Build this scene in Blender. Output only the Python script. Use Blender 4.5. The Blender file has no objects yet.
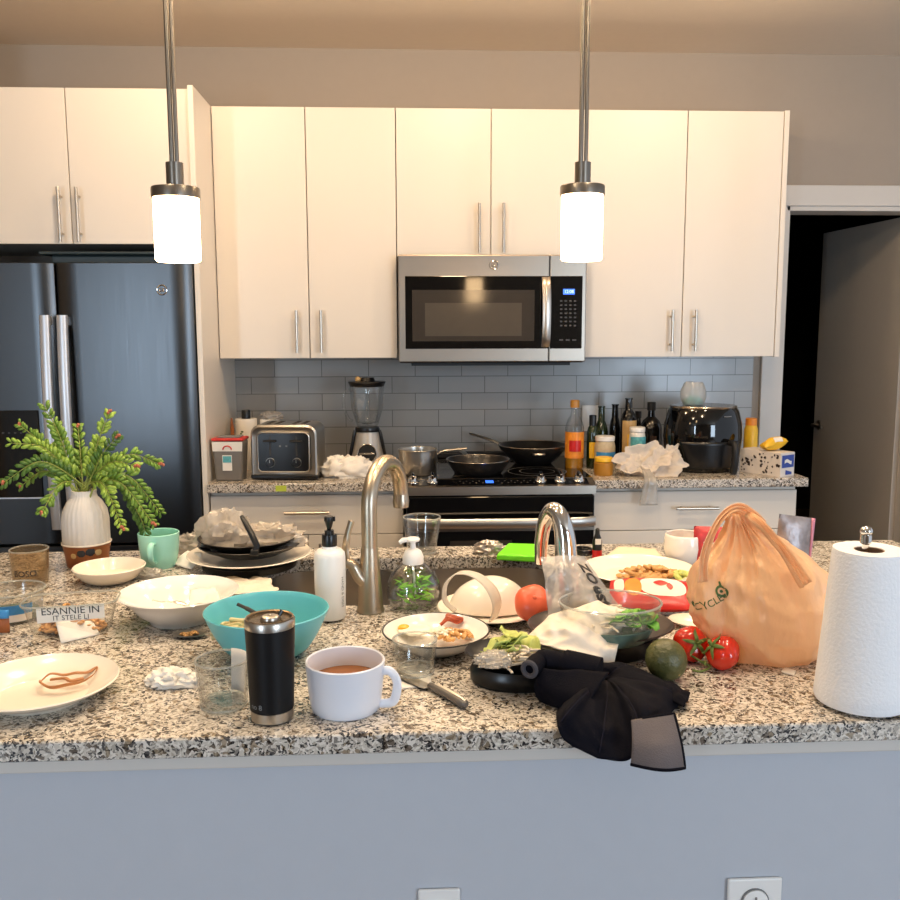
import bpy, bmesh, random
from math import *
from mathutils import Vector, Matrix, noise
random.seed(7)
PI = pi
S = bpy.context.scene
COL = S.collection
# ---------------------------------------------------------------- camera
F_PX, PITCH, YAW, ROLL, EYE = 900.0, radians(7.52), radians(2.80), radians(-.15), 1.472
FW = Vector((sin(YAW)*cos(PITCH), cos(YAW)*cos(PITCH), -sin(PITCH)))
RT = Vector((cos(YAW), -sin(YAW), 0)); UP = RT.cross(FW)
RT, UP = RT*cos(ROLL)+UP*sin(ROLL), UP*cos(ROLL)-RT*sin(ROLL)
cd = bpy.data.cameras.new('camera'); cam = bpy.data.objects.new('camera', cd); COL.objects.link(cam)
cd.sensor_width = 36; cd.sensor_fit = 'HORIZONTAL'; cd.lens = 36*F_PX/900; cd.clip_start = .02
M = Matrix((RT, UP, -FW)).transposed().to_4x4(); M.translation = (0, 0, EYE); cam.matrix_world = M
S.camera = cam
def ray(x, y): return FW + RT*((x-450)/F_PX) - UP*((y-450)/F_PX)
TOP = .914
def atZ(x, y, z=TOP):
    d = ray(x, y); return Vector((0, 0, EYE)) + d*((z-EYE)/d.z)
def atY(x, y, Y):
    d = ray(x, y); return Vector((0, 0, EYE)) + d*(Y/d.y)
def hgt(loc, x, y): return atY(x, y, loc[1]).z - loc[2]       # height of a point seen above loc
def mpp(loc): return (Vector(loc)-Vector((0, 0, EYE))).dot(FW)/F_PX   # metres per photo pixel there
# ---------------------------------------------------------------- materials
def nt(name):
    m = bpy.data.materials.new(name); m.use_nodes = True
    t = m.node_tree; return m, t, t.nodes['Principled BSDF'], t.nodes['Material Output']
def lin(c):
    f = lambda v: v/12.92 if v <= .04045 else ((v+.055)/1.055)**2.4
    return tuple(f(v/255) for v in c)+(1,)
def P(name, rgb, rough=.5, metal=0, var=.06, scale=30, bump=0, bscale=200, spec=.5, coat=0, emit=None, es=0, aniso=0, sss=0, alpha=1, trans=0, sheen=0):
    m, t, b, o = nt(name)
    b.inputs['Roughness'].default_value = rough; b.inputs['Metallic'].default_value = metal
    b.inputs['Specular IOR Level'].default_value = spec; b.inputs['Coat Weight'].default_value = coat
    b.inputs['Anisotropic'].default_value = aniso; b.inputs['Subsurface Weight'].default_value = sss
    b.inputs['Subsurface Radius'].default_value = (.01, .006, .004)
    b.inputs['Alpha'].default_value = alpha; b.inputs['Transmission Weight'].default_value = trans
    b.inputs['Sheen Weight'].default_value = sheen
    tc = t.nodes.new('ShaderNodeTexCoord')
    n = t.nodes.new('ShaderNodeTexNoise'); n.inputs['Scale'].default_value = scale; n.inputs['Detail'].default_value = 3
    t.links.new(tc.outputs['Object'], n.inputs['Vector'])
    r = t.nodes.new('ShaderNodeMix'); r.data_type = 'RGBA'; c = lin(rgb)
    r.inputs[6].default_value = tuple(v*(1-var) for v in c[:3])+(1,)
    r.inputs[7].default_value = tuple(min(1, v*(1+var)) for v in c[:3])+(1,)
    t.links.new(n.outputs['Fac'], r.inputs[0]); t.links.new(r.outputs[2], b.inputs['Base Color'])
    if bump:
        n2 = t.nodes.new('ShaderNodeTexNoise'); n2.inputs['Scale'].default_value = bscale; n2.inputs['Detail'].default_value = 4
        t.links.new(tc.outputs['Object'], n2.inputs['Vector'])
        bu = t.nodes.new('ShaderNodeBump'); bu.inputs['Strength'].default_value = bump; bu.inputs['Distance'].default_value = .002
        t.links.new(n2.outputs['Fac'], bu.inputs['Height']); t.links.new(bu.outputs[0], b.inputs['Normal'])
    if emit:
        b.inputs['Emission Color'].default_value = lin(emit); b.inputs['Emission Strength'].default_value = es
    return m
def thin(name, tint=(252, 253, 253), refl=.12, rough=.03, white=0, wrgb=(235, 230, 222), bump=0, bscale=60, edge=.72):
    """clear thin glass or film: see-through, with a fresnel gloss and darker rims"""
    m, t, b, o = nt(name); t.nodes.remove(b)
    tr = t.nodes.new('ShaderNodeBsdfTransparent'); gl = t.nodes.new('ShaderNodeBsdfGlossy'); gl.inputs['Roughness'].default_value = rough
    lw = t.nodes.new('ShaderNodeLayerWeight'); lw.inputs['Blend'].default_value = .5
    pw = t.nodes.new('ShaderNodeMath'); pw.operation = 'POWER'; pw.inputs[1].default_value = 2.6; t.links.new(lw.outputs['Facing'], pw.inputs[0])
    c = t.nodes.new('ShaderNodeMix'); c.data_type = 'RGBA'; tl = lin(tint)
    c.inputs[6].default_value = tl; c.inputs[7].default_value = tuple(v*edge for v in tl[:3])+(1,)
    t.links.new(pw.outputs[0], c.inputs[0]); t.links.new(c.outputs[2], tr.inputs['Color'])
    mp = t.nodes.new('ShaderNodeMapRange'); mp.inputs['To Min'].default_value = refl*.35; mp.inputs['To Max'].default_value = min(1, refl*4)
    t.links.new(pw.outputs[0], mp.inputs['Value'])
    mx = t.nodes.new('ShaderNodeMixShader'); t.links.new(mp.outputs[0], mx.inputs[0]); t.links.new(tr.outputs[0], mx.inputs[1]); t.links.new(gl.outputs[0], mx.inputs[2])
    out = mx
    tc = t.nodes.new('ShaderNodeTexCoord')
    if bump:
        n2 = t.nodes.new('ShaderNodeTexNoise'); n2.inputs['Scale'].default_value = bscale; n2.inputs['Detail'].default_value = 2
        t.links.new(tc.outputs['Object'], n2.inputs['Vector'])
        bu = t.nodes.new('ShaderNodeBump'); bu.inputs['Strength'].default_value = bump; bu.inputs['Distance'].default_value = .01
        t.links.new(n2.outputs['Fac'], bu.inputs['Height']); t.links.new(bu.outputs[0], gl.inputs['Normal']); t.links.new(bu.outputs[0], lw.inputs['Normal'])
    if white:
        d = t.nodes.new('ShaderNodeBsdfDiffuse'); d.inputs['Color'].default_value = lin(wrgb)
        tl2 = t.nodes.new('ShaderNodeBsdfTranslucent'); tl2.inputs['Color'].default_value = lin(wrgb)
        dm = t.nodes.new('ShaderNodeMixShader'); dm.inputs[0].default_value = .4
        t.links.new(d.outputs[0], dm.inputs[1]); t.links.new(tl2.outputs[0], dm.inputs[2])
        m2 = t.nodes.new('ShaderNodeMixShader'); m2.inputs[0].default_value = white
        t.links.new(mx.outputs[0], m2.inputs[1]); t.links.new(dm.outputs[0], m2.inputs[2]); out = m2
    t.links.new(out.outputs[0], o.inputs['Surface'])
    return m
def ramp(t, src, stops, mode='LINEAR'):
    r = t.nodes.new('ShaderNodeValToRGB'); r.color_ramp.interpolation = mode
    e = r.color_ramp.elements
    while len(e) < len(stops): e.new(.5)
    for k, (p, c) in enumerate(stops): e[k].position = p; e[k].color = lin(c)
    t.links.new(src, r.inputs[0]); return r
def granite(name):
    m, t, b, o = nt(name)
    b.inputs['Roughness'].default_value = .16; b.inputs['Specular IOR Level'].default_value = .5
    tc = t.nodes.new('ShaderNodeTexCoord')
    nz = t.nodes.new('ShaderNodeTexNoise'); nz.inputs['Scale'].default_value = 60; nz.inputs['Detail'].default_value = 2
    t.links.new(tc.outputs['Object'], nz.inputs['Vector'])
    mixv = t.nodes.new('ShaderNodeMix'); mixv.data_type = 'RGBA'; mixv.inputs[0].default_value = .018
    t.links.new(tc.outputs['Object'], mixv.inputs[6]); t.links.new(nz.outputs['Color'], mixv.inputs[7])
    v = t.nodes.new('ShaderNodeTexVoronoi'); v.inputs['Scale'].default_value = 310
    t.links.new(mixv.outputs[2], v.inputs['Vector'])
    sp = t.nodes.new('ShaderNodeSeparateColor'); t.links.new(v.outputs['Color'], sp.inputs[0])
    cl = t.nodes.new('ShaderNodeTexNoise'); cl.inputs['Scale'].default_value = 22; cl.inputs['Detail'].default_value = 3
    t.links.new(tc.outputs['Object'], cl.inputs['Vector'])
    ad = t.nodes.new('ShaderNodeMath'); ad.operation = 'MULTIPLY_ADD'; ad.inputs[1].default_value = .55
    t.links.new(cl.outputs['Fac'], ad.inputs[0]); 
    ml = t.nodes.new('ShaderNodeMath'); ml.operation = 'MULTIPLY'; ml.inputs[1].default_value = .72
    t.links.new(sp.outputs[0], ml.inputs[0]); t.links.new(ml.outputs[0], ad.inputs[2])
    r = ramp(t, ad.outputs[0], [(0, (48, 47, 48)), (.31, (84, 80, 78)), (.40, (134, 127, 119)), (.48, (172, 163, 150)), (.60, (200, 191, 178)), (.82, (222, 214, 203))], 'CONSTANT')
    v2 = t.nodes.new('ShaderNodeTexVoronoi'); v2.inputs['Scale'].default_value = 135
    t.links.new(mixv.outputs[2], v2.inputs['Vector'])
    s2 = t.nodes.new('ShaderNodeSeparateColor'); t.links.new(v2.outputs['Color'], s2.inputs[0])
    r2 = ramp(t, s2.outputs[0], [(0, (255, 255, 255)), (.86, (188, 176, 160)), (.93, (140, 132, 126))], 'CONSTANT')
    mu = t.nodes.new('ShaderNodeMix'); mu.data_type = 'RGBA'; mu.blend_type = 'MULTIPLY'; mu.inputs[0].default_value = 1
    t.links.new(r.outputs[0], mu.inputs[6]); t.links.new(r2.outputs[0], mu.inputs[7])
    t.links.new(mu.outputs[2], b.inputs['Base Color'])
    return m
def tiles(name):
    m, t, b, o = nt(name)
    tc = t.nodes.new('ShaderNodeTexCoord'); mp = t.nodes.new('ShaderNodeMapping'); mp.inputs['Rotation'].default_value = (radians(90), 0, 0)
    mp.inputs['Location'].default_value = (.06, .027, 0)
    t.links.new(tc.outputs['Object'], mp.inputs['Vector'])
    k = t.nodes.new('ShaderNodeTexBrick'); k.offset = .5
    k.inputs['Scale'].default_value = 1; k.inputs['Brick Width'].default_value = .2032; k.inputs['Row Height'].default_value = .0735
    k.inputs['Mortar Size'].default_value = .0016; k.inputs['Mortar Smooth'].default_value = .15
    k.inputs['Color1'].default_value = lin((156, 155, 152)); k.inputs['Color2'].default_value = lin((164, 163, 160)); k.inputs['Mortar'].default_value = lin((108, 107, 105))
    t.links.new(mp.outputs[0], k.inputs['Vector']); t.links.new(k.outputs['Color'], b.inputs['Base Color'])
    n = t.nodes.new('ShaderNodeTexNoise'); n.inputs['Scale'].default_value = 9; t.links.new(tc.outputs['Object'], n.inputs['Vector'])
    ma = t.nodes.new('ShaderNodeMath'); ma.operation = 'MULTIPLY_ADD'; ma.inputs[1].default_value = -1.2
    t.links.new(k.outputs['Fac'], ma.inputs[0]); t.links.new(n.outputs['Fac'], ma.inputs[2])
    bu = t.nodes.new('ShaderNodeBump'); bu.inputs['Strength'].default_value = .35; bu.inputs['Distance'].default_value = .002
    t.links.new(ma.outputs[0], bu.inputs['Height']); t.links.new(bu.outputs[0], b.inputs['Normal'])
    b.inputs['Roughness'].default_value = .22
    return m
def brushed(name, rgb, rough=.3, axis=2, strength=.03):
    m, t, b, o = nt(name)
    b.inputs['Metallic'].default_value = 1; b.inputs['Roughness'].default_value = rough; b.inputs['Base Color'].default_value = lin(rgb)
    tc = t.nodes.new('ShaderNodeTexCoord'); mp = t.nodes.new('ShaderNodeMapping')
    s = [400, 400, 400]; s[axis] = 4; mp.inputs['Scale'].default_value = s
    t.links.new(tc.outputs['Object'], mp.inputs['Vector'])
    n = t.nodes.new('ShaderNodeTexNoise'); n.inputs['Scale'].default_value = 1; n.inputs['Detail'].default_value = 2
    t.links.new(mp.outputs[0], n.inputs['Vector'])
    mr = t.nodes.new('ShaderNodeMapRange'); mr.inputs['To Min'].default_value = max(.02, rough-strength); mr.inputs['To Max'].default_value = rough+strength
    t.links.new(n.outputs['Fac'], mr.inputs['Value']); t.links.new(mr.outputs[0], b.inputs['Roughness'])
    return m
MT = {}
MT['paintb'] = P('island_daylight_tint', (190, 193, 199), .7, var=.02, bump=.05, bscale=300, spec=.2)  # cool daylight tint put into the wall colour
MT['paint'] = P('wall_paint', (162, 151, 139), .75, var=.02, bump=.05, bscale=300, spec=.2)
MT['ceil'] = P('ceiling_paint', (228, 214, 196), .85, var=.02, spec=.1)
MT['trim'] = P('white_trim_paint', (208, 202, 194), .4, var=.02)
MT['cab'] = P('cabinet_white', (230, 221, 208), .38, var=.015, scale=4, spec=.4)
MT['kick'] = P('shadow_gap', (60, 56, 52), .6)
MT['floor'] = P('floor_wood', (120, 98, 78), .4, var=.2, scale=8)
MT['door'] = P('door_paint', (190, 184, 175), .5, var=.02)
MT['dark'] = P('unlit_closet_dark', (40, 38, 36), .8)  # darkness of the unlit room behind the door put into the colour
MT['steel'] = P('brushed_steel', (158, 147, 134), .3, 1, var=.02, aniso=.5)
MT['steelv'] = P('brushed_steel_vertical', (200, 192, 182), .3, 1, var=.02)
MT['nickel'] = P('satin_nickel', (196, 186, 172), .28, 1, var=.03)
MT['sinks'] = P('sink_steel', (176, 168, 158), .33, 1, var=.03)
MT['chrome'] = P('chrome', (215, 212, 208), .07, 1, var=.02)
MT['pend'] = P('pendant_nickel', (132, 125, 116), .3, 1, var=.03)
MT['fridge'] = brushed('slate_steel', (80, 82, 84), .3, 2, .05)
MT['fside'] = P('fridge_side', (52, 52, 53), .45, .3)
MT['handle'] = P('handle_steel', (214, 217, 222), .4, .75, var=.02)
MT['black'] = P('black_plastic', (14, 14, 15), .3, var=.1)
MT['blackm'] = P('black_matte', (18, 18, 19), .55, var=.1)
MT['bglass'] = P('black_glass', (6, 6, 7), .06, var=.05, spec=.6)
MT['mwglass'] = P('microwave_window', (58, 54, 50), .1, var=.05, spec=.6)
MT['cooktop'] = P('cooktop_glass', (8, 8, 9), .08, var=.05, spec=.6)
MT['disp'] = P('blue_display', (10, 20, 60), .3, emit=(60, 120, 255), es=1.4)
MT['grey'] = P('grey_mark', (120, 120, 120), .5)
MT['white'] = P('white_plastic', (238, 235, 230), .35, var=.02)
MT['granite'] = granite('speckled_granite')
MT['tile'] = tiles('grey_subway_tile')
MT['shade'] = P('opal_shade', (255, 244, 226), .4, emit=(255, 212, 158), es=12)
# ---------------------------------------------------------------- mesh helpers
def B(): return bmesh.new()
def finish(bm, name, mats, parent=None, loc=None, smooth=40, bevel=0, bseg=2, sub=0, solid=0, rz=0):
    bmesh.ops.recalc_face_normals(bm, faces=bm.faces[:])
    me = bpy.data.meshes.new(name); bm.to_mesh(me); bm.free()
    o = bpy.data.objects.new(name, me); COL.objects.link(o)
    for m in (mats if isinstance(mats, (list, tuple)) else [mats]): me.materials.append(MT[m] if isinstance(m, str) else m)
    if smooth:
        me.polygons.foreach_set('use_smooth', [True]*len(me.polygons)); me.set_sharp_from_angle(angle=radians(smooth))
    if parent: o.parent = parent
    if loc is not None: o.location = loc
    if rz: o.rotation_euler.z = rz
    if solid:
        s = o.modifiers.new('solid', 'SOLIDIFY'); s.thickness = solid; s.offset = 0
    if bevel:
        b = o.modifiers.new('bevel', 'BEVEL'); b.width = bevel; b.segments = bseg; b.limit_method = 'ANGLE'; b.angle_limit = radians(35)
    if sub:
        s = o.modifiers.new('sub', 'SUBSURF'); s.levels = sub; s.render_levels = sub
    return o
def thing(name, label, cat, loc=(0, 0, 0), group=None, rz=0):
    o = bpy.data.objects.new(name, None); COL.objects.link(o); o.empty_display_size = .05
    o.location = loc; o.rotation_euler.z = rz; o['label'] = label; o['category'] = cat
    if group: o['group'] = group
    return o
def tag(o, label, cat, group=None, kind=None):
    o['label'] = label; o['category'] = cat
    if group: o['group'] = group
    if kind: o['kind'] = kind
    return o
def struct(o): o['kind'] = 'structure'; return o
def box(bm, x0, x1, y0, y1, z0, z1, mi=0):
    v = [bm.verts.new(p) for p in ((x0, y0, z0), (x1, y0, z0), (x1, y1, z0), (x0, y1, z0), (x0, y0, z1), (x1, y0, z1), (x1, y1, z1), (x0, y1, z1))]
    for f in ((0, 3, 2, 1), (4, 5, 6, 7), (0, 1, 5, 4), (1, 2, 6, 5), (2, 3, 7, 6), (3, 0, 4, 7)):
        fc = bm.faces.new([v[i] for i in f]); fc.material_index = mi
    return v
def lathe(bm, prof, n=40, c=(0, 0), z=0, sx=1, sy=1, mi=0, fn=None):
    """revolve [(r, z)...]; r == 0 closes to a point"""
    rings = []
    for r, h in prof:
        if r <= 1e-6: rings.append([bm.verts.new((c[0], c[1], z+h))])
        else:
            ring = []
            for k in range(n):
                a = 2*PI*k/n; q = Vector((r*cos(a)*sx, r*sin(a)*sy, h))
                if fn: q = fn(q, a)
                ring.append(bm.verts.new((c[0]+q.x, c[1]+q.y, z+q.z)))
            rings.append(ring)
    for a, b in zip(rings, rings[1:]):
        for k in range(n):
            j = (k+1) % n
            if len(a) == 1 and len(b) == 1: continue
            q = [a[0], b[k], b[j]] if len(a) == 1 else [a[k], a[j], b[0]] if len(b) == 1 else [a[k], a[j], b[j], b[k]]
            bm.faces.new(q).material_index = mi
    return rings
def tube(bm, pts, r, n=12, closed=False, mi=0, flat=1, cap=True):
    """sweep a circle (or an ellipse, flat < 1) along pts; r is a number or a list"""
    pts = [Vector(p) for p in pts]; m = len(pts); rings = []; u = None
    for i, p in enumerate(pts):
        a = pts[(i-1) % m] if closed or i > 0 else p; b = pts[(i+1) % m] if closed or i < m-1 else p
        t = (b-a).normalized()
        if u is None:
            u = t.cross(Vector((0, 0, 1)))
            if u.length < .05: u = t.cross(Vector((0, 1, 0)))
        u = (u - t*u.dot(t)).normalized(); w = t.cross(u)
        rr = r[i] if isinstance(r, (list, tuple)) else r
        rings.append([bm.verts.new(p+u*cos(2*PI*k/n)*rr+w*sin(2*PI*k/n)*rr*flat) for k in range(n)])
    for i in range(m if closed else m-1):
        a, b = rings[i], rings[(i+1) % m]
        for k in range(n):
            j = (k+1) % n; bm.faces.new([a[k], a[j], b[j], b[k]]).material_index = mi
    if not closed and cap:
        bm.faces.new(rings[0][::-1]).material_index = mi; bm.faces.new(rings[-1]).material_index = mi
    return rings
def spline(pts, n=8):
    """Catmull-Rom through pts"""
    p = [Vector(q) for q in pts]; p = [p[0]*2-p[1]]+p+[p[-1]*2-p[-2]]; out = []
    for i in range(1, len(p)-2):
        for k in range(n):
            t = k/n
            out.append(.5*((2*p[i])+(p[i+1]-p[i-1])*t+(2*p[i-1]-5*p[i]+4*p[i+1]-p[i+2])*t*t+(3*p[i]-p[i-1]-3*p[i+1]+p[i+2])*t**3))
    out.append(p[-2]); return out
def surf(bm, f, nu, nv, closeu=False, mi=0, keep=None):
    g = [[bm.verts.new(f(i/(nu if closeu else nu-1), j/(nv-1))) for j in range(nv)] for i in range(nu)]
    for i in range(nu if closeu else nu-1):
        for j in range(nv-1):
            if keep and not keep(i, j): continue
            k = (i+1) % nu
            fc = bm.faces.new([g[i][j], g[k][j], g[k][j+1], g[i][j+1]])
            fc.material_index = mi(i, j) if callable(mi) else mi
    return g
def ball(bm, c, r, sx=1, sy=1, sz=1, seg=20, rings=12, mi=0, fn=None):
    c = Vector(c); prof = []
    vs = []
    for j in range(rings+1):
        ph = PI*j/rings
        if j in (0, rings): vs.append([bm.verts.new(c+Vector((0, 0, (r*sz)*(1 if j == 0 else -1))))]); continue
        ring = []
        for k in range(seg):
            a = 2*PI*k/seg; d = Vector((sin(ph)*cos(a), sin(ph)*sin(a), cos(ph))); q = 1 if not fn else fn(d)
            ring.append(bm.verts.new(c+Vector((d.x*sx, d.y*sy, d.z*sz))*r*q))
        vs.append(ring)
    for a, b in zip(vs, vs[1:]):
        for k in range(seg):
            j = (k+1) % seg
            q = [a[0], b[k], b[j]] if len(a) == 1 else [a[j], a[k], b[0]] if len(b) == 1 else [a[j], a[k], b[k], b[j]]
            bm.faces.new(q).material_index = mi
def text_bm(s, size=1, align='CENTER', bold=0):
    """letters as a flat mesh in the XY plane, centred on the origin, 'size' high"""
    cu = bpy.data.curves.new('lettering', 'FONT'); cu.body = s; cu.size = size; cu.align_x = align; cu.align_y = 'CENTER'; cu.offset = bold*size
    cu.resolution_u = 3
    o = bpy.data.objects.new('lettering', cu); COL.objects.link(o)
    me = bpy.data.meshes.new_from_object(o.evaluated_get(bpy.context.evaluated_depsgraph_get()))
    bpy.data.objects.remove(o); bpy.data.curves.remove(cu)
    bm = bmesh.new(); bm.from_mesh(me); bpy.data.meshes.remove(me)
    bmesh.ops.triangulate(bm, faces=bm.faces[:])
    return bm
def nz(p, s=1, o=0): return noise.noise(Vector((p[0]*s+o, p[1]*s+o*1.7, p[2]*s-o)))
def xform(bm, mtx): bmesh.ops.transform(bm, matrix=mtx, verts=bm.verts[:])
def wrap_text(bm, r, a0=-PI/2, z0=0, lift=.0006, fr=None):
    """bend flat lettering round an upright cylinder of radius r (fr(z): radius by height), facing angle a0"""
    for v in bm.verts:
        h = z0+v.co.y; rr = (fr(h) if fr else r)+lift; a = a0+v.co.x/rr
        v.co = Vector((rr*cos(a), rr*sin(a), h))
def label_band(bm, fr, z0, z1, a0, a1, n=16, lift=.0005, mi=0):
    """a label lying on a round body between two heights and two angles"""
    surf(bm, lambda u, v: Vector(((fr(z0+(z1-z0)*v)+lift)*cos(a0+(a1-a0)*u), (fr(z0+(z1-z0)*v)+lift)*sin(a0+(a1-a0)*u), z0+(z1-z0)*v)), n, 6, mi=mi)
# ================================================================ the room
WY, UY = 3.955, 3.625
CEIL = 2.641
def sbox(name, m, *d, bevel=0):
    bm = B(); box(bm, *d); return struct(finish(bm, name, m, smooth=0, bevel=bevel))
DX0, DX1, DZ = 1.665, 2.31, 2.008                       # doorway
bm = B(); box(bm, -3.2, DX0, WY, WY+.12, 0, CEIL); box(bm, DX0, DX1, WY, WY+.12, DZ, CEIL); box(bm, DX1, 3.6, WY, WY+.12, 0, CEIL)
struct(finish(bm, 'wall_back', 'paint', smooth=0))
sbox('ceiling', 'ceil', -3.2, 3.6, -3.2, WY+.12, CEIL, CEIL+.1)
sbox('floor', 'floor', -3.2, 3.6, -3.2, 7.4, -.1, 0)
sbox('wall_left', 'paint', -1.83, -1.76, 2.6, WY, 0, CEIL)
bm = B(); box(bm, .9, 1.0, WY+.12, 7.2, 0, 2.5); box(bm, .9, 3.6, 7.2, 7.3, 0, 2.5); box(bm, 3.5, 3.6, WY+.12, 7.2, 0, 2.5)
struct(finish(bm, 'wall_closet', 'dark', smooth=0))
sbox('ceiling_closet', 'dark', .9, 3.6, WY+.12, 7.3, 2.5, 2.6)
# door casing and the open door
bm = B(); box(bm, DX0-.085, DX0, WY-.018, WY-.001, 0, DZ+.0); box(bm, DX1, DX1+.085, WY-.018, WY-.001, 0, DZ); box(bm, DX0-.085, DX1+.1, WY-.02, WY-.001, DZ, DZ+.088)
struct(finish(bm, 'trim_1', 'trim', smooth=0, bevel=.003))
bm = B(); box(bm, DX0, DX0+.015, WY-.012, WY+.13, 0, DZ); box(bm, DX1-.015, DX1, WY-.012, WY+.13, 0, DZ); box(bm, DX0, DX1, WY-.012, WY+.13, DZ-.02, DZ)
struct(finish(bm, 'trim_2', 'trim', smooth=0, bevel=.002))
bm = B(); box(bm, 0, .035, 0, .74, .01, DZ-.025)
dr = struct(finish(bm, 'door_1', 'door', loc=(DX1-.04, WY+.10, 0), smooth=0, bevel=.002)); dr.rotation_euler.z = radians(3.4)
bm = B()
for v in (0,): lathe(bm, [(0, 0), (.026, 0), (.026, .008), (.012, .012), (.01, .045), (0, .045)], 20)
xform(bm, Matrix.Translation((-.0005, .68, .965)) @ Matrix.Rotation(radians(-90), 4, 'Y'))
tube(bm, spline([(-.043, .68, .965), (-.048, .66, .965), (-.046, .57, .963)], 6), .008, 10)
finish(bm, 'door_lever', 'nickel', dr)
# splashback
bm = B(); box(bm, -.737, 1.545, WY-.008, WY-.0005, .914, 1.372)
struct(finish(bm, 'trim_3', 'tile', smooth=0))
# ================================================================ cabinets
def bar_pull(bm, p, L, d, axis='z', r=.006, out=.032):
    """bar handle centred on p on a front facing -Y"""
    x, y, z = p
    if axis == 'z':
        tube(bm, [(x, y-out, z-L/2), (x, y-out, z+L/2)], r, 12)
        for s in (-1, 1): tube(bm, [(x, y, z+s*L*.34), (x, y-out, z+s*L*.34)], r*.75, 8)
    else:
        tube(bm, [(x-L/2, y-out, z), (x+L/2, y-out, z)], r, 12)
        for s in (-1, 1): tube(bm, [(x+s*L*.34, y, z), (x+s*L*.34, y-out, z)], r*.75, 8)
def upper(name, label, x0, x1, z0, z1, split, yf, group, hz, hl=.165, hx=.046, extra=None, hy=None):
    t = thing(name, label, 'cabinet', (x0, WY-.001, z0), group)
    ox, oy, oz = x0, WY-.001, z0
    bm = B(); box(bm, .0005, x1-x0-.0005, yf+.021-oy, 0, 0, z1-z0); finish(bm, 'cabinet_body', 'cab', t, smooth=0, bevel=.001)
    g = .0018; xs = [x0]+split+[x1]
    for i in range(len(xs)-1):
        a, b = xs[i]+g, xs[i+1]-g
        bm = B(); box(bm, a-ox, b-ox, yf-oy, yf+.02-oy, -.004, z1-z0-.002)
        d = finish(bm, 'door', 'cab', t, smooth=0, bevel=.0015)
        side = 1 if i % 2 == 0 else -1
        px = (b-hx if side == 1 else a+hx)-ox
        bm = B(); bar_pull(bm, (px, yf-oy, hz-oz), hl, 0); finish(bm, 'handle', 'nickel', d)
    return t
ZB, ZT = 1.371, 2.330
X = [-.736, -.379, -.031, .341, .722, 1.118, 1.503]
upper('wall_cabinet', 'tall white two-door wall cabinet left of the microwave, above the toaster', X[0], X[2], ZB, ZT, [X[1]], UY, 'white wall cabinets', 1.472)
upper('wall_cabinet', 'short white two-door wall cabinet directly above the microwave', X[2], X[4], 1.768, ZT, [X[3]], UY, 'white wall cabinets', 1.873, hl=.19)
upper('wall_cabinet', 'tall white two-door wall cabinet right of the microwave, above the air fryer', X[4], X[5]+.385, ZB, ZT, [X[5]], UY, 'white wall cabinets', 1.472)
bm = B(); box(bm, 0, .02, UY-.001-WY, -.001, ZB-.006, ZT+.002)
tag(finish(bm, 'end_panel', 'cab', loc=(1.504, WY, 0), smooth=0, bevel=.001), 'narrow white end panel on the right side of the wall cabinets', 'panel')
FY = 3.36
upper('wall_cabinet', 'white two-door cabinet above the dark refrigerator', -1.72, -.7575, 1.79, ZT-.005, [-1.188], FY, 'white wall cabinets', 1.885, hl=.19, hx=.03)
bm = B(); box(bm, 0, .019, 3.335-WY, -.001, 0, ZT)
tag(finish(bm, 'end_panel', 'cab', loc=(-.7565, WY, 0), smooth=0, bevel=.001), 'full-height white side panel between refrigerator and toaster counter', 'panel')
BY = 3.352
def base(label, x0, x1, group):
    t = thing('base_cabinet', label, 'cabinet', (x0, WY-.001, 0), group); oy = WY-.001
    bm = B(); box(bm, 0, x1-x0, BY+.021-oy, 0, .1, .878); finish(bm, 'cabinet_body', 'cab', t, smooth=0)
    bm = B(); box(bm, .002, x1-x0-.002, BY+.08-oy, -.05, 0, .1); finish(bm, 'toe_kick', 'kick', t, smooth=0)
    bm = B(); box(bm, .002, x1-x0-.002, BY-oy, BY+.02-oy, .712, .862); d = finish(bm, 'drawer', 'cab', t, smooth=0, bevel=.0015)
    bm = B(); bar_pull(bm, ((x1-x0)/2, BY-oy, .80), .165, 0, 'x'); finish(bm, 'handle', 'nickel', d)
    xm = (x1-x0)/2
    for a, b, s in ((.002, xm-.0015, 1), (xm+.0015, x1-x0-.002, -1)):
        bm = B(); box(bm, a, b, BY-oy, BY+.02-oy, .105, .709); d = finish(bm, 'door', 'cab', t, smooth=0, bevel=.0015)
        bm = B(); bar_pull(bm, (b-.046 if s == 1 else a+.046, BY-oy, .6), .165, 0); finish(bm, 'handle', 'nickel', d)
base('white base cabinet with one wide drawer under the toaster counter, left of the range', -.735, -.012, 'base cabinets')
base('white base cabinet with one wide drawer under the air fryer counter, right of the range', .709, 1.505, 'base cabinets')
def slab(name, label, x0, x1, y0, y1, loc):
    bm = B(); box(bm, x0, x1, y0, y1, .880, TOP); return tag(finish(bm, name, 'granite', smooth=0, bevel=.003), label, 'countertop')
slab('countertop', 'speckled granite worktop left of the range holding toaster and blender', -.736, -.010, 3.315, WY-.009, 0)
slab('countertop', 'speckled granite worktop right of the range holding bottles and black air fryer', .707, 1.531, 3.315, WY-.009, 0)
bm = B(); c = atY(281, 488.5, 3.3145)
surf(bm, lambda u, v: Vector((c.x-.02+.04*u, 3.3135, c.z-.011+.022*v)), 3, 3)
MT['stk'] = P('lime_sticker', (190, 205, 70), .6)
tag(finish(bm, 'sticker', 'stk', smooth=0, solid=.0006), 'small lime-yellow sticker on the front edge of the left worktop', 'sticker')
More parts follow.
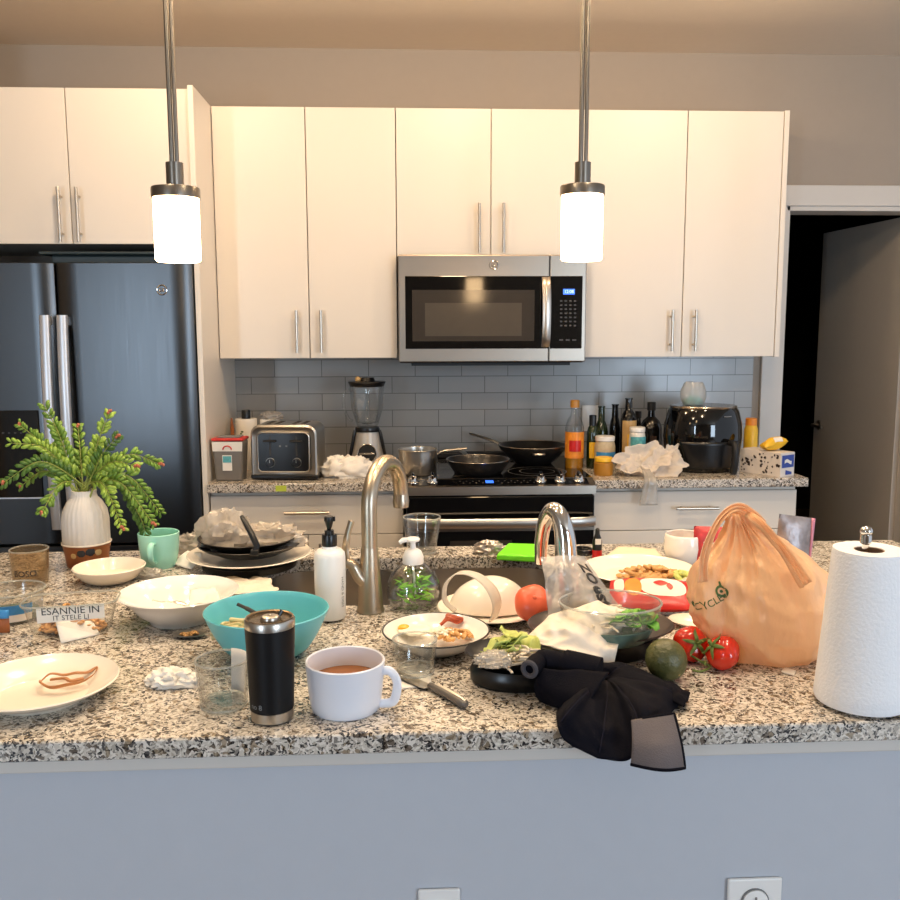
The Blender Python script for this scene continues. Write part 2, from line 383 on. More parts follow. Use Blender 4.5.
# wall socket behind the bottles
def outlet(label, loc, rz=0, w=.072, h=.118, kind='round', group=None):
    t = thing('wall_socket', label, 'outlet', loc, group)
    bm = B(); box(bm, -w/2, w/2, -.006, 0, -h/2, h/2); finish(bm, 'cover_plate', 'white', t, smooth=0, bevel=.003)
    bm = B()
    if kind == 'round':
        lathe(bm, [(0, .0), (.019, 0), (.019, .004), (.0175, .0045), (0, .0045)], 28)
        xform(bm, Matrix.Translation((0, -.006, h*.2)) @ Matrix.Rotation(radians(90), 4, 'X'))
        f = finish(bm, 'socket_face', 'white', t)
        bm = B(); box(bm, -.0015, .0015, -.0115, -.0105, h*.2-.001, h*.2+.009); box(bm, -.009, -.007, -.0115, -.0105, h*.2-.006, h*.2+.003); box(bm, .007, .009, -.0115, -.0105, h*.2-.006, h*.2+.003)
        lathe_ring = [(.0195, 0), (.0208, 0), (.0208, .003), (.0195, .003)]
        b2 = B(); lathe(b2, lathe_ring, 28); xform(b2, Matrix.Translation((0, -.0055, h*.2)) @ Matrix.Rotation(radians(90), 4, 'X'))
        finish(b2, 'socket_ring', 'grey', t); finish(bm, 'slot', 'grey', t, smooth=0)
    else:
        box(bm, -.017, .017, -.009, -.0055, -.034, .034); finish(bm, 'socket_face', 'white', t, smooth=0, bevel=.002)
    return t
c = atY(590, 418, WY-.0085); outlet('white socket plate on the tiled splashback behind the oil bottles', (c.x, WY-.0085, c.z), kind='flat', h=.115)
# ================================================================ microwave
def mw():
    x0, x1, z0, z1, yf = -.026, .712, 1.347, 1.7665, 3.555
    t = thing('microwave', 'stainless over-the-range microwave with black window and blue clock', 'microwave', (x0, WY-.009, z0))
    Lx, oy = x1-x0, WY-.009
    q = lambda x, y: (lambda c: (c.x-x0, c.z-z0))(atY(x, y, yf))
    bm = B(); box(bm, .004, Lx-.004, yf+.03-oy, 0, .0, z1-z0); finish(bm, 'case', 'blackm', t, smooth=0, bevel=.003)
    bm = B(); box(bm, .05, Lx-.05, yf+.06-oy, -.1, -.012, 0); finish(bm, 'bottom_vent', 'blackm', t, smooth=0)
    xs = q(549.5, 300)[0]
    bm = B(); box(bm, 0, xs-.001, yf-oy, yf+.03-oy, .004, z1-z0); d = finish(bm, 'door', 'steel', t, smooth=0, bevel=.004)
    a, b = q(405, 276), q(540.5, 348.5)
    bm = B(); box(bm, a[0], xs-.0015, yf-.004-oy, yf-oy, b[1], a[1]); w = finish(bm, 'window_frame', 'bglass', d, smooth=0, bevel=.0025)
    a2, b2 = q(412, 290), q(534, 341)
    def trap(u, v): return Vector((a2[0]+(b2[0]-a2[0])*u, yf-.0045-oy, b2[1]+(a2[1]-b2[1])*v))
    bm = B(); surf(bm, trap, 2, 2); xa, xb, za, zb = a2[0]+.05, b2[0]-.05, b2[1]+.02, a2[1]-.05
    finish(bm, 'window_pane', 'mwglass', d, smooth=0, solid=.0008)
    MT['mwin'] = P('microwave_screen', (80, 75, 68), .12, var=.05)
    bm = B(); box(bm, xa, xb, yf-.0053-oy, yf-.0049-oy, za, zb); finish(bm, 'window_screen', 'mwin', d, smooth=0)
    # handle
    hx = q(545.5, 300)[0]; h0, h1 = q(545, 347)[1], q(545, 277)[1]
    bm = B(); pts = [(hx, yf-.006-oy-.03*sin(PI*min(1, max(0, (k/16))))**.5, h0+(h1-h0)*k/16) for k in range(17)]
    g = []
    for i, p in enumerate(pts):
        w_ = .0165
        g.append([bm.verts.new((p[0]+sx*w_, p[1]+sy*.006, p[2])) for sx, sy in ((-1, 1), (-1, -.4), (-.6, -1), (.6, -1), (1, -.4), (1, 1))])
    for r0, r1 in zip(g, g[1:]):
        for k in range(6): bm.faces.new([r0[k], r0[(k+1) % 6], r1[(k+1) % 6], r1[k]])
    bm.faces.new(g[0][::-1]); bm.faces.new(g[-1]); finish(bm, 'handle', 'steelv', d, smooth=50)
    # control side
    bm = B(); box(bm, xs+.001, Lx, yf-oy, yf+.03-oy, .004, z1-z0); s = finish(bm, 'control_side', 'steel', t, smooth=0, bevel=.004)
    a, b = q(550.5, 276), q(581.5, 348.5)
    bm = B(); box(bm, a[0], b[0], yf-.004-oy, yf-oy, b[1], a[1]); finish(bm, 'control_panel', 'bglass', s, smooth=0, bevel=.0025)
    a, b = q(563, 289), q(574.5, 294.5)
    bm = B(); box(bm, a[0], b[0], yf-.0048-oy, yf-.0042-oy, b[1], a[1]); finish(bm, 'clock_display', 'disp', s, smooth=0)
    bm = text_bm('12:08', .017); xform(bm, Matrix.Translation(((a[0]+b[0])/2, yf-.0053-oy, (a[1]+b[1])/2)) @ Matrix.Rotation(radians(90), 4, 'X'))
    MT['digit'] = P('pale_digit', (200, 220, 255), .5, emit=(190, 215, 255), es=1); finish(bm, 'clock_digits', 'digit', s, smooth=0)
    for r in range(8):
        for k in range(4):
            if r >= 7 and k == 3: continue
            px, py = (561+k*4.6, 301+r*4.1) if r < 7 else (561+k*6.5, 340)
            c = q(px, py); sz = .0045 if r < 7 else .008
            bm = B(); box(bm, c[0]-sz, c[0]+sz, yf-.0048-oy, yf-.0042-oy, c[1]-.003, c[1]+.003); finish(bm, 'button', 'btn', s, smooth=0)
    return t, yf, x0, z0, oy
MT['btn'] = P('button_print', (62, 60, 58), .5)
def emblem(name, parent, c, r, mats=('chrome', 'blackm')):
    """round ring badge with a script monogram, facing -Y"""
    bm = B(); tube(bm, [(c[0]+r*cos(a*PI/12), c[1], c[2]+r*sin(a*PI/12)) for a in range(24)], r*.14, 8, True)
    tube(bm, spline([(c[0]-r*.1, c[1], c[2]+r*.35), (c[0]-r*.5, c[1], c[2]+r*.1), (c[0]-r*.35, c[1], c[2]-r*.35), (c[0]-r*.02, c[1], c[2]-r*.05)], 4), r*.1, 6)
    tube(bm, spline([(c[0]+r*.5, c[1], c[2]+r*.35), (c[0]+r*.15, c[1], c[2]+r*.25), (c[0]+r*.3, c[1], c[2]), (c[0]+r*.1, c[1], c[2]-r*.25), (c[0]+r*.5, c[1], c[2]-r*.3)], 4), r*.1, 6)
    return finish(bm, name, mats[0], parent)
t, yf, x0, z0, oy = mw()
c = atY(494, 265, yf-.001); emblem('round_badge', t, (c.x-x0, yf-.0035-oy, c.z-z0), .016)
# ================================================================ range
MT['stainh'] = P('oven_handle_steel', (200, 194, 186), .36, 1, var=.02)
def stove():
    x0, x1 = -.004, .701; oy = WY-.009
    t = thing('range', 'slide-in stainless range with black glass cooktop, front knobs and black oven door', 'stove', (x0, oy, 0)); L = x1-x0
    bm = B(); box(bm, 0.004, L-.004, 3.30-oy, -.02, .05, .905); finish(bm, 'oven_body', 'blackm', t, smooth=0)
    bm = B(); box(bm, -.004, L+.004, 3.345-oy, -.001, .9155, .9215); finish(bm, 'cooktop', 'cooktop', t, smooth=0, bevel=.002)
    bm = B(); box(bm, .1, L-.1, -.05, -.004, .9215, .945); finish(bm, 'rear_vent', 'blackm', t, smooth=0, bevel=.004)
    bm = B()
    for (u, v, r) in ((.19, 3.50, .1), (.52, 3.50, .115), (.19, 3.76, .085), (.52, 3.76, .08)):
        lathe(bm, [(r-.0015, .9217), (r+.0015, .9217)], 40, (u, v-oy))
        lathe(bm, [(r*.6-.001, .9217), (r*.6+.001, .9217)], 40, (u, v-oy))
    finish(bm, 'burner_ring', 'grey', t, smooth=0)
    # sloping control fascia: steel frame, black glass inset
    a, b = (3.345-oy, .9215), (3.262-oy, .905)
    bm = B()
    prof = [(a[0], .88), a, (a[0]-.006, .9225), (a[0]-.014, .9195), (b[0]+.012, .9065), (b[0], .903), (b[0]-.002, .872), (b[0]+.02, .868)]
    ra = [bm.verts.new((0-.001, y, z)) for y, z in prof]; rb = [bm.verts.new((L+.001, y, z)) for y, z in prof]
    for i in range(len(prof)-1): bm.faces.new([ra[i], ra[i+1], rb[i+1], rb[i]])
    bm.faces.new(ra[::-1]); bm.faces.new(rb); finish(bm, 'fascia', 'steel', t, smooth=30)
    nrm = Vector((0, -.013, .057)).normalized()
    sl = lambda x, s, l=.0006: Vector((x, a[0]-.0145+(b[0]+.013-a[0]+.0145)*s, .9195+(.9068-.9195)*s))+Vector((0, -.216, .976))*l
    bm = B(); surf(bm, lambda u, v: sl(.022+(L-.044)*u, v), 2, 2); finish(bm, 'control_panel', 'bglass', t, smooth=0, solid=.001)
    bm = B(); surf(bm, lambda u, v: sl(.298+.03*u, .25+.45*v, .0014), 2, 2); finish(bm, 'clock_display', 'disp', t, smooth=0)
    for i in range(26):
        px = .20+.012*i
        if .285 < px < .34: continue
        bm = B(); surf(bm, lambda u, v: sl(px+.006*u, .3+.12*v+.3*(i % 2), .0014), 2, 2); finish(bm, 'touch_mark', 'btn', t, smooth=0)
    for kx in (413, 432.5, 541, 560.5, 579):
        c = atY(kx, 484, 3.30).x-x0
        bm = B(); lathe(bm, [(0, 0), (.021, 0), (.022, .003), (.017, .008), (.015, .019), (.0135, .021), (0, .021)], 24); box(bm, -.0045, .0045, -.019, .016, .018, .034)
        xform(bm, Matrix.Translation(sl(c, .42, .001)) @ Matrix.Rotation(radians(13), 4, 'X')); k = finish(bm, 'knob', 'chrome', t, bevel=.001)
    # oven door
    bm = B(); box(bm, .003, L-.003, 3.265-oy, 3.30-oy, .30, .866); d = finish(bm, 'oven_door', 'bglass', t, smooth=0, bevel=.004)
    for (za, zb) in ((.735, .748),):
        bm = B(); box(bm, .003, L-.003, 3.261-oy, 3.265-oy, za, zb); finish(bm, 'trim_strip', 'steel', d, smooth=0)
    h = atY(500, 523, 3.215).z
    bm = B(); N = 24; g = []
    for i in range(N+1):
        u = i/N; x = .005+(L-.01)*u; y = 3.235-oy-.03*sin(PI*u)**.4
        g.append([bm.verts.new((x, y+sy, h+sz)) for sy, sz in ((.008, -.014), (-.002, -.018), (-.008, -.012), (-.008, .012), (-.002, .018), (.008, .014))])
    for r0, r1 in zip(g, g[1:]):
        for k in range(6): bm.faces.new([r0[k], r0[(k+1) % 6], r1[(k+1) % 6], r1[k]])
    bm.faces.new(g[0]); bm.faces.new(g[-1])
    for s in (.012, L-.012): box(bm, s-.008, s+.008, 3.232-oy, 3.266-oy, h-.012, h+.012)
    finish(bm, 'handle', 'stainh', d, smooth=50)
    bm = B(); box(bm, .003, L-.003, 3.268-oy, 3.30-oy, .08, .29); finish(bm, 'storage_drawer', 'steel', t, smooth=0, bevel=.004)
    c0, c1 = atY(450, 541, 3.264), atY(512, 549, 3.264)
    bm = B(); box(bm, c0.x-x0, c1.x-x0, 3.2635-oy, 3.2648-oy, c1.z-.03, c0.z); finish(bm, 'oven_window', 'mwglass', d, smooth=0)
    return t
stove()
# ================================================================ refrigerator
def fridge():
    x0, x1, yf, zt = -1.72, -.760, 3.305, 1.716; oy = WY-.03
    t = thing('refrigerator', 'dark slate french-door refrigerator with steel bar handles and ice dispenser', 'refrigerator', (x0, oy, 0)); L = x1-x0; xg = -1.243-x0
    bm = B(); box(bm, 0, L, yf+.075-oy, 0, .02, zt-.012); finish(bm, 'cabinet', 'fside', t, smooth=0, bevel=.003)
    def door(a, b, z0, z1, nm):
        bm = B(); n = 24
        def f(u):
            e = min(u, 1-u); return -.02*min(1, (e/.12))**.5*1.0
        pr = [(a, yf+.07-oy)]+[(a+(b-a)*i/n, yf+.02-oy+f(i/n)) for i in range(n+1)]+[(b, yf+.07-oy)]
        lo = [bm.verts.new((x, y, z0)) for x, y in pr]; hi = [bm.verts.new((x, y, z1)) for x, y in pr]
        for i in range(len(pr)): j = (i+1) % len(pr); bm.faces.new([lo[i], lo[j], hi[j], hi[i]])
        bm.faces.new(lo[::-1]); bm.faces.new(hi); return finish(bm, nm, 'fridge', t, smooth=40, bevel=.002)
    dl = door(0, xg-.003, .70, zt, 'left_door'); drr = door(xg+.003, L, .70, zt, 'right_door'); fz = door(0, L, .06, .69, 'freezer_drawer')
    def bar(x, par):
        bm = B(); N = 20; g = []; z0, z1 = .76, 1.532
        for i in range(N+1):
            u = i/N; y = yf-.028-oy-.016*sin(PI*u)
            g.append([bm.verts.new((x+sx, y+sy, z0+(z1-z0)*u)) for sx, sy in ((-.017, .012), (-.017, -.004), (-.013, -.008), (.013, -.008), (.017, -.004), (.017, .012))])
        for r0, r1 in zip(g, g[1:]):
            for k in range(6): bm.faces.new([r0[k], r0[(k+1) % 6], r1[(k+1) % 6], r1[k]])
        bm.faces.new(g[0]); bm.faces.new(g[-1])
        for z in (z0+.02, z1-.02): box(bm, x-.012, x+.012, yf-.02-oy, yf+.02-oy, z-.015, z+.015)
        finish(bm, 'handle', 'handle', par, smooth=50)
    bar(xg-.029, dl); bar(xg+.031, drr)
    a, b = atY(-80, 411, yf), atY(44, 497, yf)
    bm = B(); box(bm, a.x-x0, b.x-x0, yf-.004-oy, yf+.006-oy, b.z, a.z); dp = finish(bm, 'ice_dispenser', 'bglass', dl, smooth=0, bevel=.003)
    bm = B(); box(bm, a.x-x0, b.x-x0+.002, yf-.006-oy, yf-.0-oy, b.z-.005, b.z); finish(bm, 'dispenser_trim', 'handle', dl, smooth=0)
    for k in range(5):
        c = atY(3+k*6, 433, yf-.005); bm = B(); box(bm, c.x-x0-.004, c.x-x0+.004, yf-.0048-oy, yf-.0042-oy, c.z-.003, c.z+.003); finish(bm, 'dispenser_button', 'btn', dl, smooth=0)
    c = atY(162, 290, yf+.001); emblem('round_badge', drr, (c.x-x0, yf-.001-oy, c.z), .017)
    bm = B(); box(bm, L-.1, L-.01, yf+.03-oy, yf+.14-oy, zt-.012, zt+.012); finish(bm, 'hinge_cover', 'fside', t, smooth=0, bevel=.004)
    return t
fridge()
# dark tray on top of the refrigerator
MT['teal_dark'] = P('dark_green_plastic', (44, 56, 58), .45)
c = atY(100, 256, 3.36)
bm = B(); box(bm, -.20, .20, -.0, .38, 0, .034); t = thing('storage_tray', 'dark green plastic tray lying on top of the refrigerator', 'tray', (c.x+.01, 3.40, 1.7165))
finish(bm, 'tray_body', 'teal_dark', t, smooth=0, bevel=.008); bm = B(); box(bm, -.235, .235, -.02, .40, .034, .046); finish(bm, 'rim', 'teal_dark', t, smooth=0, bevel=.004)
# ================================================================ pendants
def pendant(x, y, label):
    t = thing('pendant_lamp', label, 'lamp', (x, y, CEIL), 'pendant lamps over the island'); zb, zc = (1.614, 1.740) if x < 0 else (1.625, 1.764)
    bm = B(); lathe(bm, [(0, 0), (.06, 0), (.06, -.018), (.012, -.024), (0, -.024)], 32); finish(bm, 'ceiling_canopy', 'pend', t)
    bm = B(); tube(bm, [(-.0045, 0, -.02), (-.0045, 0, zc+.072-CEIL)], .0052, 12); tube(bm, [(.006, -.002, -.02), (.006, -.002, zc+.072-CEIL)], .0042, 10); finish(bm, 'rod', 'pend', t)
    bm = B(); lathe(bm, [(0, zc+.07-CEIL), (.0175, zc+.07-CEIL), (.0175, zc+.026-CEIL), (.02, zc+.024-CEIL), (.0475, zc+.021-CEIL), (.0485, zc+.018-CEIL), (.0485, zc-CEIL), (.0, zc-CEIL)], 36); finish(bm, 'socket_cap', 'pend', t)
    bm = B(); lathe(bm, [(0, zc-CEIL), (.0455, zc-CEIL), (.0455, zb+.004-CEIL), (.042, zb-CEIL), (0, zb-CEIL)], 40); finish(bm, 'glass_shade', 'shade', t)
pendant(-.462, 1.90, 'left pendant lamp with glowing white cylinder shade, hanging in front of the refrigerator')
pendant(.388, 2.0, 'right pendant lamp with glowing white cylinder shade, hanging in front of the microwave')
# ================================================================ island
IY0, IY1 = 1.200, 2.302
IX0, IX1 = -1.75, 1.30
SX0, SX1, SY0, SY1 = -.33, .37, 1.80, 2.185
def rrect(x0, x1, y0, y1, r, n=8, bow=0):
    out = []
    for cx, cy, a0 in ((x1-r, y1-r, 0), (x0+r, y1-r, 90), (x0+r, y0+r, 180), (x1-r, y0+r, 270)):
        for k in range(n+1): a = radians(a0+90*k/n); out.append((cx+r*cos(a), cy+r*sin(a)))
    return out
def island_top():
    bm = B(); hole = rrect(SX0, SX1, SY0, SY1, .11)
    outer = [(IX0, IY0), (IX1, IY0), (IX1, IY1), (IX0, IY1)]
    def loop(pts, z):
        vs = [bm.verts.new((x, y, z)) for x, y in pts]; es = [bm.edges.new((vs[i], vs[(i+1) % len(vs)])) for i in range(len(vs))]; return vs, es
    for z in (.884, TOP):
        a, b = loop(outer, z), loop(hole, z)
        bmesh.ops.triangle_fill(bm, use_beauty=True, edges=a[1]+b[1])
        if z == .884: lo = (a[0], b[0])
        else: hi = (a[0], b[0])
    for k in (0, 1):
        n = len(lo[k])
        for i in range(n): j = (i+1) % n; bm.faces.new([lo[k][i], lo[k][j], hi[k][j], hi[k][i]])
    return finish(bm, 'island_countertop', 'granite', smooth=0, bevel=.0025, bseg=1)
tag(island_top(), 'cluttered speckled granite island worktop with sink cut-out in the foreground', 'countertop')
bm = B(); box(bm, IX0, IX1-.03, IY0+.03, IY0+.13, 0, .883); struct(finish(bm, 'wall_island', 'paintb', smooth=0))
bm = B(); box(bm, IX0, IX1-.025, IY0+.012, IY0+.0295, .862, .8835); struct(finish(bm, 'trim_4', 'trim', smooth=0, bevel=.002))
c = atY(439, 886, IY0+.03); outlet('left white socket plate on the grey front of the island', (c.x, IY0+.0295, c.z-.052), kind='flat', group=None, w=.062, h=.1)
c = atY(754, 877, IY0+.03); outlet('right white socket plate with round socket on the grey front of the island', (c.x, IY0+.0295, c.z-.058), w=.083, h=.118)
def sink():
    t = thing('kitchen_sink', 'stainless undermount double-bowl sink set in the island', 'sink', ((SX0+SX1)/2, (SY0+SY1)/2, .884)); cx, cy = (SX0+SX1)/2, (SY0+SY1)/2
    xm = SX0+.33
    for (a, b) in ((SX0-.012, xm-.01), (xm+.01, SX1+.012)):
        bm = B(); rings = []
        for (ins, z, rr) in ((-.012, -.0015, .11), (0, -.0015, .10), (.004, -.06, .10), (.012, -.16, .09), (.04, -.185, .07), (.11, -.19, .03)):
            rings.append([bm.verts.new((x-cx, y-cy, z)) for x, y in rrect(a+ins, b-ins, SY0-.012+ins, SY1+.012-ins, max(.02, rr))])
        for r0, r1 in zip(rings, rings[1:]):
            for i in range(len(r0)): j = (i+1) % len(r0); bm.faces.new([r0[i], r0[j], r1[j], r1[i]])
        bm.faces.new(rings[-1]); finish(bm, 'bowl', 'sinks', t, smooth=60)
        bm = B(); lathe(bm, [(0, -.1875), (.035, -.1875), (.042, -.1895)], 24, ((a+b)/2-cx, 0)); finish(bm, 'drain', 'chrome', t)
sink()
# ================================================================ light
w = bpy.data.worlds.new('world'); S.world = w; w.use_nodes = True
w.node_tree.nodes['Background'].inputs[0].default_value = (.80, .88, 1, 1); w.node_tree.nodes['Background'].inputs[1].default_value = .6
def area(name, loc, rot, sx, sy, power, col):
    l = bpy.data.lights.new(name, 'AREA'); l.shape = 'RECTANGLE'; l.size = sx; l.size_y = sy; l.energy = power; l.color = col
    o = bpy.data.objects.new(name, l); COL.objects.link(o); o.location = loc; o.rotation_euler = rot; return o
def spot(name, loc, power, col, ang=120, blend=.7, r=.05):
    l = bpy.data.lights.new(name, 'SPOT'); l.energy = power; l.color = col; l.spot_size = radians(ang); l.spot_blend = blend; l.shadow_soft_size = r
    o = bpy.data.objects.new(name, l); COL.objects.link(o); o.location = loc; return o
WARM = (1, .72, .44)
def point(name, loc, power, col, r=.07):
    l = bpy.data.lights.new(name, 'POINT'); l.energy = power; l.color = col; l.shadow_soft_size = r
    o = bpy.data.objects.new(name, l); COL.objects.link(o); o.location = loc; return o
for x, y, e in ((-.75, 2.72, 11.5), (.25, 2.76, 12), (1.19, 2.76, 13)): point('ceiling_light', (x, y, CEIL-.10), e, WARM)
for x, y, e in ((-.7, 1.1, 12), (.7, 1.1, 12)): point('ceiling_light', (x, y, CEIL-.10), e, (1, .80, .56))
for x, y, e in ((-.85, 1.55, 19), (.05, 1.55, 19), (.95, 1.55, 20)): spot('fill_spot', (x, y, CEIL-.01), e, (1, .82, .60), 100, .55)  # added fill spots that brighten the island worktop, not the cabinets
for x, y, e in ((-.6, 2.3, 27), (.35, 2.3, 27), (1.2, 2.3, 27)): spot('fill_spot', (x, y, CEIL-.01), e, (1, .80, .56), 96, .5)  # added fill spots over the aisle to lift the base cabinets
sbox('wall_side', 'paint', -3.3, -3.2, -3.3, WY+.12, 0, CEIL)
sbox('wall_rear', 'paint', -3.2, 3.6, -3.3, -3.2, 0, CEIL)
area('window_light', (3.0, -3.1, 1.4), (radians(90), 0, radians(12)), 1.5, 1.9, 105, (.66, .82, 1))
area('window_light', (-2.62, -3.1, 1.3), (radians(90), 0, 0), .34, 2.1, 55, (.66, .82, 1))
S.view_settings.view_transform = 'Standard'; S.view_settings.look = 'None'; S.view_settings.exposure = .43; S.view_settings.gamma = 1
S.view_settings.use_curve_mapping = False
S.cycles.use_denoising = True
S.cycles.max_bounces = 12; S.cycles.transparent_max_bounces = 32; S.cycles.caustics_reflective = False; S.cycles.caustics_refractive = False
S.cycles.sample_clamp_indirect = 4
# ================================================================ clutter helpers and materials
MT.update(
 glass=thin('clear_glass', (251, 252, 252), .2), glassb=thin('amber_tinted_glass', (247, 238, 222), .16, white=.12, wrgb=(190, 165, 130)),
 plastic=thin('clear_plastic', (250, 250, 248), .12, .12, white=.06, bump=.15, bscale=40), film=thin('crinkled_film', (252, 251, 249), .34, .12, white=.32, bump=1.0, bscale=55, edge=.85),
 filmw=thin('milky_film', (248, 244, 238), .2, .2, white=.72, wrgb=(250, 241, 230), bump=1.0, bscale=60, edge=.9), strap=thin('frosted_plastic', (245, 240, 230), .1, .25, white=.7, wrgb=(245, 238, 228)),
 ceram=P('white_ceramic', (240, 236, 230), .16, var=.015, coat=.3), ceramc=P('cream_ceramic', (240, 230, 214), .2, var=.02, coat=.2), ceramr=P('matte_white_ceramic', (214, 208, 200), .4, var=.03),
 mug=P('blue_white_mug', (228, 230, 238), .25, var=.01), coffee=P('milky_coffee', (138, 88, 50), .12, var=.05), teal=P('teal_plastic', (98, 186, 196), .35, var=.03), mint=P('mint_ceramic', (158, 218, 200), .25, var=.04, coat=.2),
 tumb=P('matte_black_coat', (10, 10, 12), .45, var=.05, spec=.3), lidc=thin('smoky_lid', (190, 168, 140), .14, .1, white=.35, wrgb=(150, 130, 105)),
 stain=P('steel_satin', (196, 190, 180), .3, 1, var=.03), stainb=brushed('brushed_faucet', (186, 172, 152), .34, 2, .05),
 paper=P('paper_tissue', (240, 234, 224), .85, var=.03, bump=.25, bscale=160, spec=.1), towel=P('paper_towel', (243, 243, 244), .9, var=.015, bump=.6, bscale=220, spec=.05),
 paperb=P('waxed_paper', (226, 214, 198), .55, var=.05, bump=.9, bscale=38), cardb=P('cardboard', (120, 92, 70), .8), pasta=P('pasta', (232, 212, 160), .5, var=.12), nuts=P('nut_pieces', (205, 150, 90), .6, var=.25, scale=90),
 peel=P('peel_brown', (166, 110, 64), .5, var=.25, scale=60), print_=P('black_print', (34, 34, 36), .6), printg=P('grey_print', (120, 122, 124), .6), label=P('white_label', (236, 230, 220), .6, var=.02),
 blue=P('blue_label', (60, 140, 200), .5, var=.25, scale=60), bluep=P('royal_blue_print', (38, 66, 150), .5), red=P('glossy_red_foil', (198, 30, 26), .3, var=.1, bump=.2, bscale=40), redw=P('red_white_pattern', (190, 60, 62), .4, var=.6, scale=70),
 orange=P('orange_print', (232, 140, 40), .45, var=.25, scale=70), yellow=P('yellow_plastic', (236, 186, 44), .4, var=.08), mustard=P('mustard', (176, 122, 44), .3, var=.1),
 tomato=P('tomato_skin', (206, 44, 22), .16, var=.14, scale=14, coat=.4), tomato2=P('tomato_pale', (228, 98, 62), .35, var=.12, scale=14), calyx=P('calyx_green', (96, 112, 46), .6, var=.2), avo=P('avocado_skin', (84, 84, 46), .38, var=.7, scale=24, bump=.8, bscale=160),
 leaf=P('lettuce_leaf', (108, 168, 58), .45, var=.3, scale=40), leaf2=P('pale_lettuce', (190, 200, 110), .5, var=.2, scale=40), onion=P('white_strands', (226, 212, 190), .5, var=.08), sprig=P('sprig_green', (104, 138, 48), .45, var=.35, scale=35), stem=P('stem_green', (134, 144, 66), .5, var=.15), tip=P('red_tip', (166, 92, 66), .5, var=.2),
 lime=P('lime_plastic', (116, 226, 24), .4, var=.02), bag=None, navy=P('navy_cotton', (11, 11, 20), .9, var=.25, scale=50, bump=.5, bscale=500, spec=.12), greyc=P('grey_cotton', (98, 92, 94), .9, var=.1, bump=.5, bscale=500, spec=.15), seam=P('navy_seam', (30, 29, 40), .9, spec=.1),
 bplate=P('black_dish', (24, 22, 21), .35, var=.15), bplate2=P('brown_black_dish', (58, 46, 42), .35, var=.15), foil=P('foil', (190, 180, 170), .3, .75, var=.15, bump=.9, bscale=60), beige=P('beige_cloth', (222, 206, 180), .85, bump=.4, bscale=200),
 bacon=P('bacon', (170, 70, 34), .4, var=.35, scale=90), egg=P('egg_white', (244, 236, 214), .3, var=.02), yolk=P('egg_yolk', (238, 170, 44), .25), food=P('chopped_food', (198, 150, 92), .5, var=.4, scale=120), herb=P('herbs', (110, 120, 60), .6, var=.3),
 oilg=thin('green_bottle_glass', (70, 92, 30), .14, edge=.4), darkb=P('dark_bottle', (14, 13, 12), .1, spec=.6), greenb=P('green_wine_bottle', (30, 42, 14), .1, var=.2, spec=.6), oil=P('oil', (190, 130, 30), .15, trans=.0), drawn=P('floral_print', (224, 214, 204), .6, var=.02), potion=P('teal_white_print', (90, 170, 178), .5, var=.5, scale=90), tanp=P('tan_label', (196, 160, 104), .5, var=.1),
 smoke=P('smoky_plastic', (112, 106, 98), .3, var=.05), redl=P('red_lid', (200, 44, 38), .4), grn=P('dark_green_print', (74, 100, 50), .6), brown=P('brown_pattern', (150, 84, 40), .5, var=.5, scale=35), pink=P('pink_edge', (206, 130, 150), .4), silver=P('silver_pack', (150, 142, 142), .35, .35, var=.75, scale=45, bump=1, bscale=50), skil=P('nonstick', (38, 35, 33), .3, .3, var=.1), panrim=P('pan_rim', (170, 160, 148), .25, 1), mayo=P('jar_content', (196, 180, 150), .5, var=.2, scale=90), dgreen=P('green_glassy_tray', (96, 116, 104), .2, var=.4, scale=60))
def bagmat():
    m, t, b, o = nt('orange_carrier_bag')
    c = lin((253, 212, 165)); b.inputs['Base Color'].default_value = c; b.inputs['Roughness'].default_value = .3
    tl = t.nodes.new('ShaderNodeBsdfTranslucent'); tl.inputs['Color'].default_value = c
    tc = t.nodes.new('ShaderNodeTexCoord'); mp = t.nodes.new('ShaderNodeMapping'); mp.inputs['Scale'].default_value = (30, 30, 9)
    t.links.new(tc.outputs['Object'], mp.inputs[0]); n = t.nodes.new('ShaderNodeTexNoise'); n.inputs['Scale'].default_value = 1; n.inputs['Detail'].default_value = 4
    t.links.new(mp.outputs[0], n.inputs['Vector']); bu = t.nodes.new('ShaderNodeBump'); bu.inputs['Strength'].default_value = .9; bu.inputs['Distance'].default_value = .012
    t.links.new(n.outputs['Fac'], bu.inputs['Height']); t.links.new(bu.outputs[0], b.inputs['Normal'])
    x = t.nodes.new('ShaderNodeMixShader'); x.inputs[0].default_value = .3
    t.links.new(b.outputs[0], x.inputs[1]); t.links.new(tl.outputs[0], x.inputs[2]); t.links.new(x.outputs[0], o.inputs[0]); return m
MT['bag'] = bagmat(); MT['filmc'] = thin('clear_wrap', (250, 248, 244), .35, .14, white=.36, wrgb=(245, 234, 220), bump=1.0, bscale=70, edge=.75); MT['silverp'] = P('silver_paint', (186, 181, 174), .32, .45, var=.02); MT['knifeh'] = P('grey_knife_handle', (92, 86, 80), .35, var=.05)
MT['sprig2'] = P('bright_sprig_green', (134, 164, 62), .45, var=.3, scale=35); MT['sprig3'] = P('deep_sprig_green', (74, 108, 40), .45, var=.3, scale=35)
MT['rim_glint'] = thin('rim_highlight', (245, 248, 246), .3, .05, white=.25, wrgb=(245, 245, 240))  # white put into the ring colour to paint a bright rim highlight
def rim_glint(r, h, par, w=.0018, sy=1):
    bm = B(); tube(bm, [(r*cos(i*PI/24), r*sy*sin(i*PI/24), h) for i in range(48)], w, 8, True); return finish(bm, 'rim', 'rim_glint', par)  # pale ring standing in for the glint along a clear edge
